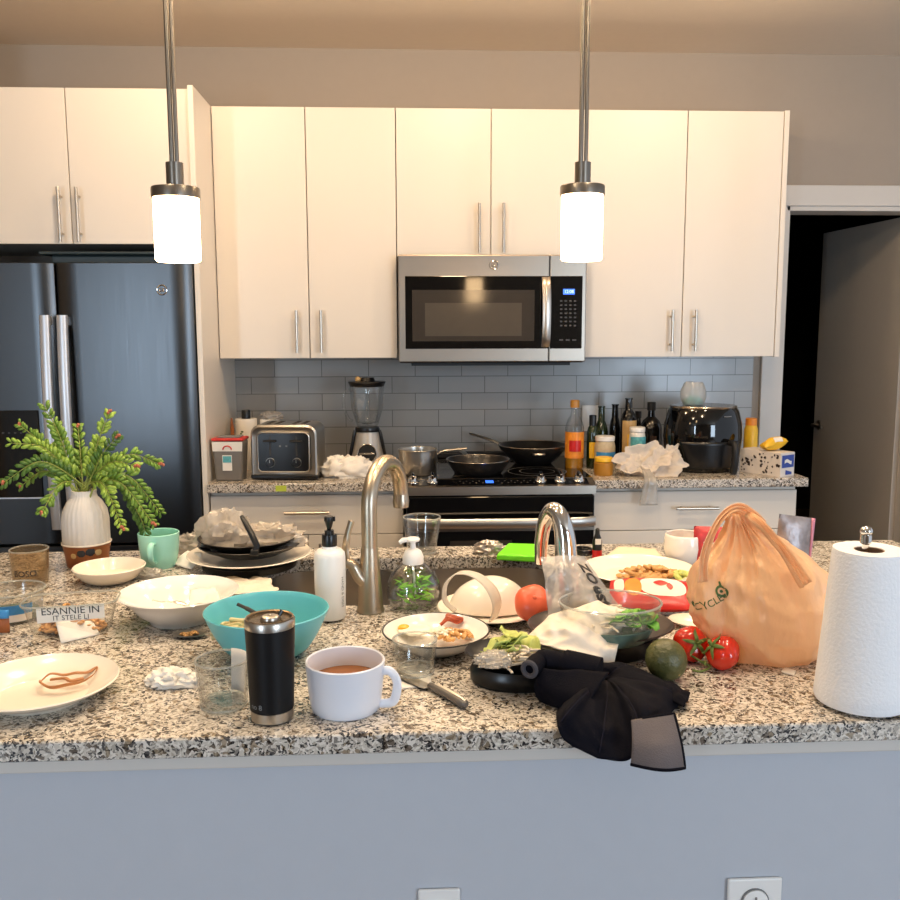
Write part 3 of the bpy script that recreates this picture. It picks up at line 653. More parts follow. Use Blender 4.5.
def vessel(bm, prof, th=.003, n=44, sx=1, sy=1, floor=None, mi=0):
    """hollow round vessel from its outer profile [(r, z)...] going up; th = wall"""
    inner = [(max(.0, r-th), max(z, prof[0][1]+(floor if floor is not None else th))) for r, z in prof if r > th]
    mid = [((prof[-1][0]*2-th)/2, prof[-1][1]+th*.45)]
    lathe(bm, [(0, prof[0][1])]+prof+mid+inner[::-1]+[(0, inner[0][1])], n, sx=sx, sy=sy, mi=mi)
def curve_prof(r0, r1, h, p=.5, n=10, foot=0):
    pr = [(r0*.94, 0), (r0, .001)] if not foot else [(r0*.9, 0), (r0, 0), (r0*1.0, foot)]
    z0 = pr[-1][1]
    for k in range(1, n+1):
        u = k/n; pr.append((r0+(r1-r0)*(1-(1-u)**(1/p))**1 if False else r0+(r1-r0)*u**p, z0+(h-z0)*u))
    return pr
def wad(bm, r, sx=1, sy=1, sz=1, seed=0, amp=.28, f=2.2, seg=40, rings=24, c=(0, 0, 0), flat=.5):
    """a crumpled ball of paper or film resting on z = 0"""
    def fn(d):
        a = 1-2*abs(nz(d, f, seed*3.1)); b = 1-2*abs(nz(d, f*2.3, seed*5.7+9)); return 1+amp*(a-.4)+amp*.5*(b-.4)
    n0 = len(bm.verts); ball(bm, c, r, sx, sy, sz, seg, rings, fn=fn); bm.verts.ensure_lookup_table()
    lo = c[2]-r*sz*flat
    for v in bm.verts[n0:]: v.co.z = max(v.co.z, lo)-lo+c[2]
def sheet(bm, corners, n=18, m=18, amp=.006, f=14, seed=0, lift=None, thick=0, edge=.0):
    """a crumpled sheet spanning four 3-D corners (u0v0, u1v0, u1v1, u0v1)"""
    a, b, c, d = [Vector(q) for q in corners]; nrm = (b-a).cross(d-a).normalized()
    def f_(u, v):
        if edge:
            du = edge*nz((u*3, v*3, seed), 1, 3); dv = edge*nz((u*3, v*3, seed), 1, 8); u += du; v += dv
        p = a*(1-u)*(1-v)+b*u*(1-v)+c*u*v+d*(1-u)*v
        h = amp*((1-2*abs(nz(p, f, seed)))*.7+(1-2*abs(nz(p, f*2.4, seed+5)))*.35-.4)
        if lift: h += lift(u, v)
        return p+nrm*h
    surf(bm, f_, n, m)
def on(px, py, z=TOP): return atZ(px, py, z)
# ================================================================ island, front row
# -- black tumbler
L = on(272.5, 718); k = mpp(L); h = hgt(L, 271, 617); rb, rt = 21*k, 24.5*k
t = thing('tumbler', 'tall black insulated tumbler with steel rim at the island front, left of the coffee mug', 'tumbler', L)
fr = lambda z: rb+(rt-rb)*z/h
bm = B(); lathe(bm, [(0, 0), (rb-.003, 0), (rb, .003), (fr(.017), .017)], 48); lathe(bm, [(fr(.017)-.004, .017), (fr(.017), .017)], 48); finish(bm, 'base_ring', 'stain', t)
bm = B(); lathe(bm, [(fr(.018)-.003, .0175), (fr(.018)+.0005, .018), (fr(h*.6)+.0003, h*.6), (fr(h-.013)+.0005, h-.013), (fr(h-.013)-.002, h-.0125)], 48); finish(bm, 'body', 'tumb', t)
bm = B(); lathe(bm, [(rt-.004, h-.013), (rt, h-.0125), (rt+.0006, h-.003), (rt-.001, h), (rt-.004, h-.001), (rt-.004, h-.008)], 48); finish(bm, 'steel_rim', 'stain', t)
bm = B(); lathe(bm, [(0, h-.004), (rt-.0065, h-.003), (rt-.004, h+.0008), (rt-.002, h+.001)], 48); li = finish(bm, 'lid', 'lidc', t)
bm = B(); lathe(bm, [(0, h+.0035), (.009, h+.0035), (.0125, h+.002), (.014, h-.002), (.014, h-.004)], 32, c=(.001, -.002)); ball(bm, (.001, -.002, h+.0038), .0028, sz=.6, seg=10, rings=6); finish(bm, 'lid_button', 'stain', li)
bm = B(); tube(bm, [(.012, .008, h-.001), (.016, .012, h+.006)], .003, 8); finish(bm, 'lid_tab', 'black', li)
bm = text_bm('no 8', .011, bold=.01); wrap_text(bm, rb, -PI/2-.72+.12, .028, fr=lambda z: fr(z)+.0006); finish(bm, 'printed_mark', 'printg', t, smooth=0)
# -- white coffee mug
L = on(346, 708); k = mpp(L); h = hgt(L, 346, 660); rb, rt = 34*k, 39.5*k
t = thing('coffee_mug', 'wide white mug of milky coffee at the island front, right of the black tumbler', 'mug', L)
bm = B(); vessel(bm, [(rb*.93, 0), (rb, .003)]+[(rb+(rt-rb)*(u/6)**.7, .003+(h-.003)*u/6) for u in range(1, 7)], .0035, 56, floor=.005); finish(bm, 'body', 'mug', t)
bm = B(); rr = rt-.005; lathe(bm, [(0, h*.62), (rr*.95, h*.62), (rr*.975, h*.625)], 48); finish(bm, 'coffee', 'coffee', t)
bm = B(); tube(bm, spline([(rt*.93, 0, h*.82), (rt*1.15, -.002, h*.84), (rt*1.33, -.004, h*.68), (rt*1.33, -.004, h*.42), (rt*1.2, -.002, h*.2), (rb*.98, 0, h*.14)], 7), .0044, 12, flat=1.6); o = finish(bm, 'handle', 'mug', t); o.rotation_euler.z = radians(-12)
# -- glass with white strip
L = on(224, 705); k = mpp(L); h = hgt(L, 223, 659); rb, rt = 23*k, 27*k
t = thing('drinking_glass', 'short clear drinking glass with a white paper strip, left of the black tumbler', 'glass', L)
bm = B(); vessel(bm, [(rb*.92, 0), (rb, .004), (rb+(rt-rb)*.5, h*.5), (rt, h)], .0028, 44, floor=.010); finish(bm, 'glass_body', 'glass', t); rim_glint(rt-.0014, h, t); rim_glint(rb-.001, .003, t, .002)
bm = B(); a0 = .45; label_band(bm, lambda z: rb+(rt-rb)*z/h-.0042, .012, h+.004, a0, a0+.95, 12, 0); finish(bm, 'paper_strip', 'label', t, solid=.0006)
# -- crumpled napkin
L = on(171, 684); bm = B(); wad(bm, .026, 1.25, .9, .62, 3, .42); wad(bm, .017, 1.2, .9, .7, 8, .4, c=(.03, -.004, 0))
tag(finish(bm, 'napkin', 'paper', loc=L, smooth=60), 'crumpled white tissue on the granite between the empty front plate and the glass', 'napkin')
# -- left plate with peel
L = on(41, 697); k = mpp(L); R = 75*k
t = thing('dinner_plate', 'white dinner plate with a curl of brown peel at the front left of the island', 'plate', L)
bm = B(); vessel(bm, [(R*.6, 0), (R*.63, .004), (R*.66, .007), (R*.8, .013), (R*.93, .021), (R, .027)], .004, 64); finish(bm, 'dish', 'ceramc', t)
L2 = on(64, 684, TOP+.009); bm = B(); k = mpp(L2)
loop = [(-24, 2), (-18, 8), (-6, 10), (6, 9), (16, 12), (22, 18), (25, 8), (20, -3), (8, -9), (-6, -10), (-18, -6)]
tube(bm, spline([(x*k, y*k*1.7, .003+.006*abs(sin(i*1.7))) for i, (x, y) in enumerate(loop+loop[:1])], 6), [.0014+.0028*abs(sin(i*.09)) for i in range(67)], 8, flat=.5)
tube(bm, spline([(-15*k, 6*k, .004), (0, 2*k, .008), (8*k, -3*k, .007), (18*k, 4*k, .006)], 8), .0035, 8, flat=.6)
tag(finish(bm, 'peel', 'peel', loc=L2), 'curled brown strip of peel lying on the front left plate', 'food scrap')
# -- knife
L = on(429, 693); t = thing('kitchen_knife', 'kitchen knife with grey handle lying in front of the short glass', 'knife', (L.x, L.y, TOP), rz=0)
a, b = on(430, 690)-L, on(466, 710)-L; d = (b-a); dn = d.normalized(); sd = Vector((-dn.y, dn.x, 0))
bm = B(); pts = [a+d*u+sd*(.002*sin(PI*u)) for u in (0, .12, .35, .6, .85, .97, 1)]; tube(bm, [p+Vector((0, 0, .0078)) for p in pts], [.0055, .007, .0075, .0072, .0085, .007, .004], 14, flat=.85); finish(bm, 'handle', 'knifeh', t)
bm = B(); tube(bm, [p+Vector((0, 0, .0125))+sd*.001 for p in pts[1:6]], [.002, .0035, .0038, .0035, .002], 8, flat=.9); finish(bm, 'handle_inlay', 'stain', t)
tipp = on(394, 674)-L; bl = a-tipp
bm = B(); n = 14
def kn(u, v, z):
    w = .021*min(1, (u/.35)**.6) if u < .95 else .02
    return tipp+bl*u+sd*(.008-(w*(1-v)))+Vector((0, 0, z))
for z in (.0035, .0050): surf(bm, lambda u, v: kn(max(.01, u), v, z), n, 3)
finish(bm, 'blade', 'stain', t, smooth=0)
# -- short glass
L = on(415, 676); k = mpp(L); h = hgt(L, 414, 639); rb, rt = 19*k, 22.5*k
t = thing('drinking_glass', 'short clear drinking glass in front of the egg plate, right of the coffee mug', 'glass', L)
t.location.z = TOP+.006
bm = B(); vessel(bm, [(rb*.9, 0), (rb, .004), (rb+(rt-rb)*.5, h*.5), (rt, h-.006)], .0025, 44, floor=.009); finish(bm, 'glass_body', 'glass', t); rim_glint(rt-.0012, h-.006, t); rim_glint(rb-.001, .003, t, .002); rim_glint(rb-.003, .010, t, .0012)
# -- folded white napkin under the glass
bm = B(); sheet(bm, [on(396, 690)-L, on(432, 686)-L, on(428, 665)-L, on(400, 666)-L], 10, 10, .0006, 30); xform(bm, Matrix.Translation((0, 0, .0012)))
tag(finish(bm, 'napkin', 'paper', loc=(L.x, L.y, TOP), solid=.0015), 'flat white napkin under the short glass beside the knife', 'napkin')
# -- egg plate
L = on(436, 649); k = mpp(L); h = hgt(L, 434, 630); R = 53*k
t = thing('shallow_bowl', 'shallow white bowl with dark rim holding egg, bacon and rice', 'bowl', L)
bm = B(); vessel(bm, [(R*.5, 0), (R*.54, .003), (R*.78, h*.42), (R*.93, h*.78), (R, h)], .0035, 60, floor=.005); finish(bm, 'dish', 'ceram', t)
bm = B(); tube(bm, [(R*cos(i*PI/32), R*sin(i*PI/32), h+.001) for i in range(64)], .0016, 8, True); finish(bm, 'rim', 'bplate', t)
def on_l(px, py, z): q = atZ(px, py, TOP+z); return q
c = on_l(415, 632, .02); bm = B(); ball(bm, (0, 0, .004), .024, 1.25, 1, .28, 24, 10, fn=lambda d: 1+.25*nz(d, 1.6, 4)); e = thing('fried_egg', 'fried egg with yellow yolk in the shallow white bowl', 'food', c); finish(bm, 'egg_white', 'egg', e)
bm = B(); ball(bm, (-.020, .004, .007), .011, 1, 1, .55); finish(bm, 'yolk', 'yolk', e)
c = on_l(450, 625, .022); bm = B()
for j in range(4): tube(bm, spline([(-.018+.005*j, -.004+.004*j, .002+.003*j), (-.004, .002*j, .010+.002*j), (.012+.003*j, -.002, .005+.002*j), (.02, .004*j-.006, .008)], 5), .0045, 8, flat=.55)
tag(finish(bm, 'bacon', 'bacon', loc=c), 'crisp red-brown bacon pieces at the back of the egg bowl', 'food')
def scatter(name, m, c, rx, ry, n, s, label, cat, seed, zh=.01, kind='stuff', elong=1.6):
    rnd = random.Random(seed); bm = B()
    for i in range(n):
        a, q = rnd.random()*2*PI, sqrt(rnd.random()); p = (q*cos(a)*rx, q*sin(a)*ry, s*.4+zh*(1-q*q)*rnd.random())
        n0 = len(bm.verts); r = s*(.6+.7*rnd.random()); ball(bm, (0, 0, 0), r, elong, .8, .6, 8, 6, fn=lambda d: 1+.35*nz(d, 1.7, i)); bm.verts.ensure_lookup_table()
        mm = Matrix.Translation(p) @ Matrix.Rotation(rnd.random()*PI, 4, 'Z') @ Matrix.Rotation(rnd.random()-.5, 4, 'Y')
        for v in bm.verts[n0:]: v.co = mm @ v.co
    return tag(finish(bm, name, m, loc=c, smooth=60), label, cat, None, kind)
scatter('fried_rice', 'food', on_l(452, 636, .018), .035, .026, 60, .0048, 'chopped fried rice and vegetables at the right of the egg bowl', 'food', 5)
scatter('white_rice', 'egg', on_l(443, 634, .022), .02, .016, 26, .0045, 'patch of white rice in the middle of the egg bowl', 'food', 6)
# -- teal bowl
L = on(268, 653); k = mpp(L); h = hgt(L, 267, 609); R = 61.5*k
t = thing('mixing_bowl', 'large teal plastic bowl with pasta leftovers behind the black tumbler', 'bowl', L)
pr = [(R*.5, 0), (R*.54, .003)]+[(R*(.54+.46*(u/9)**.62), .003+(h-.003)*u/9) for u in range(1, 10)]
bm = B(); vessel(bm, pr, .0035, 64, floor=.004); finish(bm, 'bowl_body', 'teal', t)
def noodles(name, m, c, rx, ry, n, r, label, cat, seed, zh=.02, ln=.03, kind='stuff'):
    rnd = random.Random(seed); bm = B()
    for i in range(n):
        a, q = rnd.random()*2*PI, sqrt(rnd.random()); p = Vector((q*cos(a)*rx, q*sin(a)*ry, r+zh*(1-q*q)*rnd.random()))
        b = rnd.random()*2*PI; d = Vector((cos(b), sin(b), .2*rnd.uniform(-1, 1))); e = Vector((-d.y, d.x, .4)).normalized()
        tube(bm, spline([p-d*ln*.5, p-d*ln*.15+e*ln*.15*rnd.random(), p+d*ln*.2+e*ln*.12, p+d*ln*.5], 4), r, 6)
    for v in bm.verts: v.co.z = max(v.co.z, 0)
    return tag(finish(bm, name, m, loc=c, smooth=60), label, cat, None, kind)
c = on(240, 638, TOP+.028); noodles('pasta', 'pasta', c, .04, .035, 34, .0042, 'leftover pale pasta pieces in the teal bowl', 'food', 3, .03)
t = thing('fork', 'fork with black handle leaning in the teal bowl', 'fork', (L.x, L.y, TOP+.012))
a, b = atZ(237, 604, TOP+h+.012), atZ(262, 617, TOP+h-.012); a, b = a-t.location, b-t.location
bm = B(); tube(bm, spline([a, a*.6+b*.4+Vector((0, 0, .001)), b], 6), [.004]*6+[.0052]*6+[.0042], 10, flat=.7); finish(bm, 'handle', 'blackm', t)
bm = B(); e = Vector((.012, .01, .002)); tube(bm, spline([b, b*.5+e*.5, e], 6), .0022, 8)
for s in (-1, 0, 1): tube(bm, [e, e+Vector((.012, s*.006, .002)), e+Vector((.034, s*.006, .007))], .0014, 6)
finish(bm, 'tines', 'stain', t)
# -- spoon
L = on(190, 637); t = thing('spoon', 'silver spoon with food crumbs lying left of the teal bowl', 'spoon', L)
bm = B(); lathe(bm, [(0, 0), (.015, .001), (.026, .007), (.0255, .0078), (.015, .002), (0, .001)], 28, sx=1.25, sy=.8); finish(bm, 'spoon_bowl', 'stain', t)
bm = B(); tube(bm, spline([(.024, 0, .006), (.045, .012, .004), (.065, .03, .0022), (.072, .045, .0022)], 6), .0028, 8, flat=.6); finish(bm, 'handle', 'stain', t)
scatter('crumbs', 'food', (L.x, L.y, TOP+.004), .016, .011, 24, .0032, 'crumbs on the silver spoon beside the teal bowl', 'food', 9, .004)
# -- big white bowl
L = on(180, 620); k = mpp(L); h = hgt(L, 180, 591); R = 58.5*k
t = thing('serving_bowl', 'wide white serving bowl with soiled napkin inside, between clear tub and teal bowl', 'bowl', L)
pr = [(R*.48, 0), (R*.5, .004), (R*.52, .008), (R*.68, h*.35), (R*.8, h*.65), (R*.88, h*.84), (R*.97, h*.94), (R, h)]
bm = B(); vessel(bm, pr, .004, 64, floor=.006); finish(bm, 'bowl_body', 'ceram', t)
bm = B(); cs = [atZ(x, y, TOP+z)-L for x, y, z in ((188, 606, .045), (222, 602, .053), (215, 588, .05), (190, 590, .046))]; sheet(bm, cs, 14, 12, .006, 30, 4)
tag(finish(bm, 'napkin', 'paper', loc=L, solid=.001), 'soiled folded napkin inside the wide white serving bowl', 'napkin')
bm = B(); a, b = atZ(152, 600, TOP+.046)-L, atZ(176, 602, TOP+.038)-L; c2 = atZ(190, 606, TOP+.032)-L; tube(bm, spline([a, (a+b)/2+Vector((0, 0, -.002)), b, c2], 5), [.0025]*5+[.003]*5+[.006]*5+[.007], 10, flat=.45)
tag(finish(bm, 'butter_knife', 'stain', loc=L), 'silver butter knife lying in the wide white serving bowl', 'knife')
# -- clear tub of nuts
L = on(73, 631); k = mpp(L); h = hgt(L, 79, 599)
t = thing('plastic_tub', 'clear plastic tub with printed white label and nut pieces, behind the front left plate', 'container', L, rz=radians(8))
W, D = 44*k, .045
def rr_prof(bm, lv, r=.028, n=7):
    rings = [[bm.verts.new((x, y, z)) for x, y in rrect(-W*s, W*s, -D*s, D*s, r*s, n)] for s, z in lv]
    for r0, r1 in zip(rings, rings[1:]):
        for i in range(len(r0)): j = (i+1) % len(r0); bm.faces.new([r0[i], r0[j], r1[j], r1[i]])
    bm.faces.new(rings[0][::-1]); return rings
bm = B(); rr_prof(bm, [(.78, 0), (.82, .004), (.96, h*.9), (1.0, h*.92), (1.02, h)]); finish(bm, 'tub_body', 'plastic', t, smooth=50)
bm = B(); tube(bm, [(x, y, h) for x, y in rrect(-W*1.02, W*1.02, -D*1.02, D*1.02, .029, 7)], .0018, 6, True); finish(bm, 'rim', 'rim_glint', t)
def tubface(u, z, lift=.0008): return Vector((-W*.62+W*1.42*u, -(D*(.82+.14*z/h))-lift, z))
bm = B(); surf(bm, lambda u, v: tubface(u, h*.5+h*.47*v+u*.004), 8, 4); lb = finish(bm, 'paper_label', 'label', t, smooth=0)
for s, zz, sz in (('ESANNIE IN', .80, .0195), ('IT STELE LI', .585, .0135)):
    bm = text_bm(s, sz)
    for v in bm.verts: v.co = tubface(.5+v.co.x/(W*1.42), h*zz+v.co.y+.003, .0014)
    finish(bm, 'label_lettering', 'print_', lb, smooth=0)
scatter('chopped_nuts', 'nuts', (L.x, L.y, TOP+.005), W*.68, D*.66, 190, .0055, 'golden nut pieces in the bottom of the clear tub', 'food', 11, .05)
L2 = on(78, 641); bm = B(); cs = [atZ(61, 643.5, TOP+.001), atZ(100, 634.5, TOP+.001), atY(92.5, 621, on(97, 636).y+.022), atY(55, 620, on(60, 641).y+.022)]
sheet(bm, [q-L2 for q in cs], 8, 8, .0012, 30, 2)
tag(finish(bm, 'paper_slip', 'label', loc=L2, solid=.0008), 'blank white paper slip leaning on the front of the clear nut tub', 'paper')
# -- left clear tub with blue label
L = on(13, 618); k = mpp(L); h = hgt(L, 13, 589); R = 30*k
t = thing('plastic_tub', 'round clear plastic tub with blue label at the left edge of the island', 'container', L)
bm = B(); vessel(bm, [(R*.86, 0), (R*.9, .003), (R, h-.004), (R*1.04, h-.003), (R*1.04, h)], .0016, 44); finish(bm, 'tub_body', 'plastic', t); rim_glint(R*1.04, h, t)
bm = B(); fr = lambda z: R*(.9+.1*z/h); label_band(bm, fr, h*.36, h*.68, -2.2, -.5, 20); lb = finish(bm, 'label', 'blue', t)
bm = B(); label_band(bm, fr, h*.12, h*.36, -2.2, -.5, 20); finish(bm, 'label', 'label', t)
bm = B(); lathe(bm, [(0, h*.3), (R*.84, h*.26), (R*.84, .004), (0, .004)], 30); finish(bm, 'contents', 'dgreen', t)
L = on(2, 634); t = thing('snack_pouch', 'small brown and blue snack pouch at the left edge, in front of the blue-labelled tub', 'packet', L)
bm = B(); surf(bm, lambda u, v: Vector((-.03+.045*u, (.012*sin(PI*u)*sin(PI*v)**.5)*-1, .002+.03*v)), 10, 10); surf(bm, lambda u, v: Vector((-.03+.045*u, .012*sin(PI*u)*sin(PI*v)**.5, .002+.03*v)), 10, 10); finish(bm, 'pouch_body', 'brown', t)
bm = B(); surf(bm, lambda u, v: Vector((-.031+.047*u, -.001+.004*sin(6*u), .031+.016*v)), 10, 4); finish(bm, 'pouch_top', 'blue', t, solid=.002)
# -- tinted glass
L = on(31, 583); k = mpp(L); h = hgt(L, 30, 549); rb, rt = 16.5*k, 18.5*k
t = thing('candle_glass', 'tan tinted glass with dark lettering, left of the plant vase', 'glass', L)
fr = lambda z: rb+(rt-rb)*z/h
bm = B(); vessel(bm, [(rb*.93, 0), (rb, .004), (fr(h*.5), h*.5), (rt, h)], .0028, 44, floor=.008); finish(bm, 'glass_body', 'glassb', t); rim_glint(rt-.0014, h, t)
bm = text_bm('BOSO', .019, bold=.01); wrap_text(bm, rb, -PI/2+.1, h*.38, fr=fr); finish(bm, 'lettering', 'print_', t, smooth=0)
# -- plant vase
L = on(88, 565); k = mpp(L); h = hgt(L, 87, 490); R = 22.5*k
t = thing('vase', 'ribbed white ceramic vase with brown patterned base, holding green sprigs', 'vase', L)
hb = hgt(L, 88, 542)
rib = lambda q, a: Vector((q.x*(1+.012*cos(28*a)), q.y*(1+.012*cos(28*a)), q.z))
bm = B(); lathe(bm, [(0, hb*.8), (R*.96, hb*.8), (R*.99, hb), (R*.99, h*.62), (R*.93, h*.74), (R*.72, h*.86), (R*.56, h*.91), (R*.52, h*.95), (R*.53, h), (R*.47, h), (R*.46, h*.93), (0, h*.9)], 112, fn=rib); finish(bm, 'vase_body', 'ceramr', t)
bm = B(); lathe(bm, [(0, 0), (R*.82, 0), (R*.86, .003), (R*1.0, hb-.002), (R*1.03, hb+.002), (R*1.0, hb+.003), (R*.97, hb+.002)], 56); sl = finish(bm, 'patterned_base', 'brown', t)
bm = B(); tube(bm, [(R*1.02*cos(i*PI/28), R*1.02*sin(i*PI/28), hb+.001) for i in range(56)], .0022, 8, True); finish(bm, 'base_rim', 'ceramc', sl)
for a, z, s in ((-1.5, .72, .012), (-1.1, .75, .013), (-.75, .7, .01), (-1.85, .6, .009)):
    bm = B(); rr = R*(.86+.14*z)+.0007; ball(bm, (0, 0, 0), s, .8, .1, .7, 14, 8, fn=lambda d: 1+.3*nz(d, 2, a)); xform(bm, Matrix.Rotation(a+PI/2, 4, 'Z') @ Matrix.Translation((0, -rr, hb*z))); finish(bm, 'dark_motif', 'print_' if s > .0115 else 'tanp', sl)
# -- sprigs in the vase
VL, VR, VH = L.copy(), R, h
def sprig(par, tipx, tipy, dy, red, bend=.05, seed=0, hang=0):
    """one lobed green branch from the vase mouth to a tip seen at (tipx, tipy), dy metres nearer or farther"""
    rnd = random.Random(seed); T = atY(tipx, tipy, VL.y+dy)-VL; a0 = Vector((rnd.uniform(-.5, .5)*VR*.7, rnd.uniform(-.5, .5)*VR*.7, VH-.02)); top = a0+Vector((T.x*.12, dy*.12, .035))
    mid = top*.5+T*.5+Vector((0, 0, bend)); pts = spline([a0, top, mid, T] if not hang else [a0, top, top*.45+T*.55+Vector((0, 0, bend)), T*.85+top*.15+Vector((T.x*.05, 0, hang)), T], 10); n = len(pts)
    bm = B(); tube(bm, pts, [.0026-.0018*i/n for i in range(n)], 6); st = finish(bm, 'branch', 'stem', par)
    bm = B(); s0 = int(n*.34); L_ = sum((pts[i+1]-pts[i]).length for i in range(n-1)); step = .0105; acc = 0; k = 0
    for i in range(s0, n-1):
        acc += (pts[i+1]-pts[i]).length
        while acc > step:
            acc -= step; k += 1; p = pts[i+1]; d = (pts[i+1]-pts[i]).normalized()
            side = d.cross(Vector((.15, -1, .35))).normalized(); nrm = side.cross(d); u_ = i/n
            ln = .034*(1-.5*u_)*rnd.uniform(.8, 1.25); wd = ln*.36
            for s in (-1, 1):
                q = (side*s*.66+d*.85+nrm*rnd.uniform(-.45, .35)).normalized(); w = q.cross(nrm).normalized()*wd*.5
                sh = [p, p+q*ln*.35+w*.8, p+q*ln*.62+w*1.05, p+q*ln*.85+w*.9+nrm*.001, p+q*ln, p+q*ln*.85-w*.9+nrm*.001, p+q*ln*.62-w*1.05, p+q*ln*.35-w*.8]
                cv = p+q*ln*.5+nrm*.0018; vc = bm.verts.new(cv); vs = [bm.verts.new(x) for x in sh]
                for m_ in range(8): bm.faces.new([vc, vs[m_], vs[(m_+1) % 8]])
    finish(bm, 'leaves', ('sprig', 'sprig2', 'sprig3', 'sprig')[seed % 4], st, smooth=70, solid=.0009)
    if red:
        bm = B(); d = (pts[-1]-pts[-3]).normalized()
        for m_ in range(3): ball(bm, pts[-1]+d*(.003*m_)+Vector((.002*(m_-1), 0, .002*(m_ % 2))), .0038, 1, .9, 1.1, 8, 6)
        finish(bm, 'flower_bud', 'tip', st)
pt = thing('cut_foliage', 'spray of green lobed sprigs with reddish tips standing in the white vase', 'plant', VL)
for i, (x, y, dy, red, bend, hang) in enumerate([(46, 408, .02, 0, .02, 0), (20, 425, .05, 1, .02, 0), (12, 443, -.03, 0, .035, 0), (4, 482, -.06, 1, .05, 0), (21, 486, .04, 1, .035, 0), (42, 512, -.08, 1, .03, 0), (109, 413, .04, 1, .01, 0), (117, 437, -.04, 1, .015, 0), (78, 427, .08, 1, .01, 0),
        (160, 464, .02, 1, .045, 0), (136, 466, -.06, 1, .03, 0), (134, 486, .06, 1, .035, 0), (160, 512, .0, 0, .055, 0), (153, 523, -.05, 1, .05, 0), (122, 527, -.09, 1, .045, 0), (146, 536, -.02, 0, .075, .03), (36, 440, .09, 0, .02, 0), (100, 440, .1, 0, .02, 0)]):
    sprig(pt, x, y, dy, red, bend, i+3, hang)
# -- plain white bowl, mint mug
L = on(110, 581); k = mpp(L); h = hgt(L, 109, 566); R = 35*k
t = thing('cereal_bowl', 'plain cream bowl with milky residue in front of the plant vase', 'bowl', L)
bm = B(); vessel(bm, curve_prof(R*.55, R, h, .6), .0035, 52, floor=.004); finish(bm, 'bowl_body', 'ceramc', t)
bm = B(); lathe(bm, [(0, h*.34), (R*.78, h*.34), (R*.79, h*.345)], 40); finish(bm, 'milk', 'egg', t)
L = on(160, 566); k = mpp(L); h = hgt(L, 160, 532.5); R = 20*k
t = thing('mint_mug', 'mint green mug with its handle towards the front, right of the plant vase', 'mug', L)
bm = B(); vessel(bm, [(R*.76, 0), (R*.8, .003), (R*.9, h*.3), (R*.97, h*.65), (R, h)], .0032, 48, floor=.004); finish(bm, 'mug_body', 'mint', t)
bm = B(); tube(bm, spline([(0, -R*.93, h*.78), (0, -R*1.25, h*.8), (0, -R*1.45, h*.62), (0, -R*1.38, h*.38), (0, -R*1.1, h*.24), (0, -R*.86, h*.22)], 6), .0075, 12, flat=.6); o = finish(bm, 'handle', 'mint', t); o.rotation_euler.z = radians(-2)
# -- wraps and paper around the black plate stack
def wad_at(name, m, px, py, r, s, seed, label, cat, amp=.35, z=TOP, flat=.5, f=2.2, grp=None):
    Lc = on(px, py, z); bm = B(); wad(bm, r, s[0], s[1], s[2], seed, amp, f, flat=flat); return tag(finish(bm, name, m, loc=Lc, smooth=60), label, cat, grp)
wad_at('plastic_wrap', 'film', 150, 578, .02, (1.5, .7, .7), 5, 'crumpled clear wrapper in front of the mint mug', 'wrapper', .4)
wad_at('plastic_wrap', 'film', 191, 552, .035, (1.25, .7, .85), 11, 'crumpled clear wrap between the mint mug and the black plates', 'wrapper', .4)
L = on(188, 562); bm = B(); cs = [on(172, 566)-L, on(192, 572)-L, atZ(203, 555, TOP+.03)-L, atZ(188, 553, TOP+.03)-L]; sheet(bm, cs, 12, 10, .006, 26, 8); xform(bm, Matrix.Translation((0, 0, .005)))
tag(finish(bm, 'napkin', 'paper', loc=L, solid=.001), 'small crumpled paper napkin right of the mint mug', 'napkin')
L = on(245, 593); bm = B(); cs = [on(222, 600)-L, on(278, 594)-L, on(268, 580)-L, on(226, 582)-L]; sheet(bm, cs, 22, 16, .008, 22, 5, edge=.12); xform(bm, Matrix.Translation((0, 0, .0065)))
tag(finish(bm, 'napkin', 'paperb', loc=L, solid=.001), 'crumpled beige napkin with dark specks in front of the black plates', 'napkin')
# -- plate stack
L = on(250, 567); k = mpp(L); R = 61*k
t = thing('storage_container', 'flat dark container under the white plate at the back left', 'container', (L.x, L.y, TOP)); bm = B(); lathe(bm, [(0, 0), (R*.66, 0), (R*.72, .004), (R*.74, .018), (0, .018)], 44, sx=1.05); finish(bm, 'container_body', 'bplate', t)
L = Vector((L.x, L.y, TOP+.0185)); bm = B(); vessel(bm, [(R*.6, 0), (R*.64, .003), (R*.7, .005), (R*.88, .011), (R, .017)], .004, 60)
tag(finish(bm, 'dinner_plate', 'ceramc', loc=L), 'large white plate under the black plates at the back left of the island', 'plate')
R2 = 51*k; L2 = Vector((L.x+.001, L.y+.005, L.z+.0165))
bm = B(); vessel(bm, [(R2*.62, 0), (R2*.68, .004), (R2*.88, .014), (R2, .024)], .003, 56); tag(finish(bm, 'black_plate', 'bplate', loc=L2), 'lower black plate of the pair stacked on the white plate', 'plate')
L3 = L2+Vector((-.004, 0, .0125)); bm = B(); vessel(bm, [(R2*.6, 0), (R2*.66, .004), (R2*.86, .016), (R2*.965, .027)], .003, 56); tag(finish(bm, 'black_plate', 'bplate', loc=L3), 'upper black plate of the pair, covered with crumpled wrap', 'plate')
zt = L3.z-TOP+.014
L4 = atZ(228, 545, L3.z+.0045); bm = B(); wad(bm, .062, 1.05, .75, .85, 17, .55, 1.7, flat=.3); tag(finish(bm, 'plastic_wrap', 'filmc', loc=L4, smooth=60), 'crumpled clear wrap heaped on the left of the upper black plate', 'wrapper')
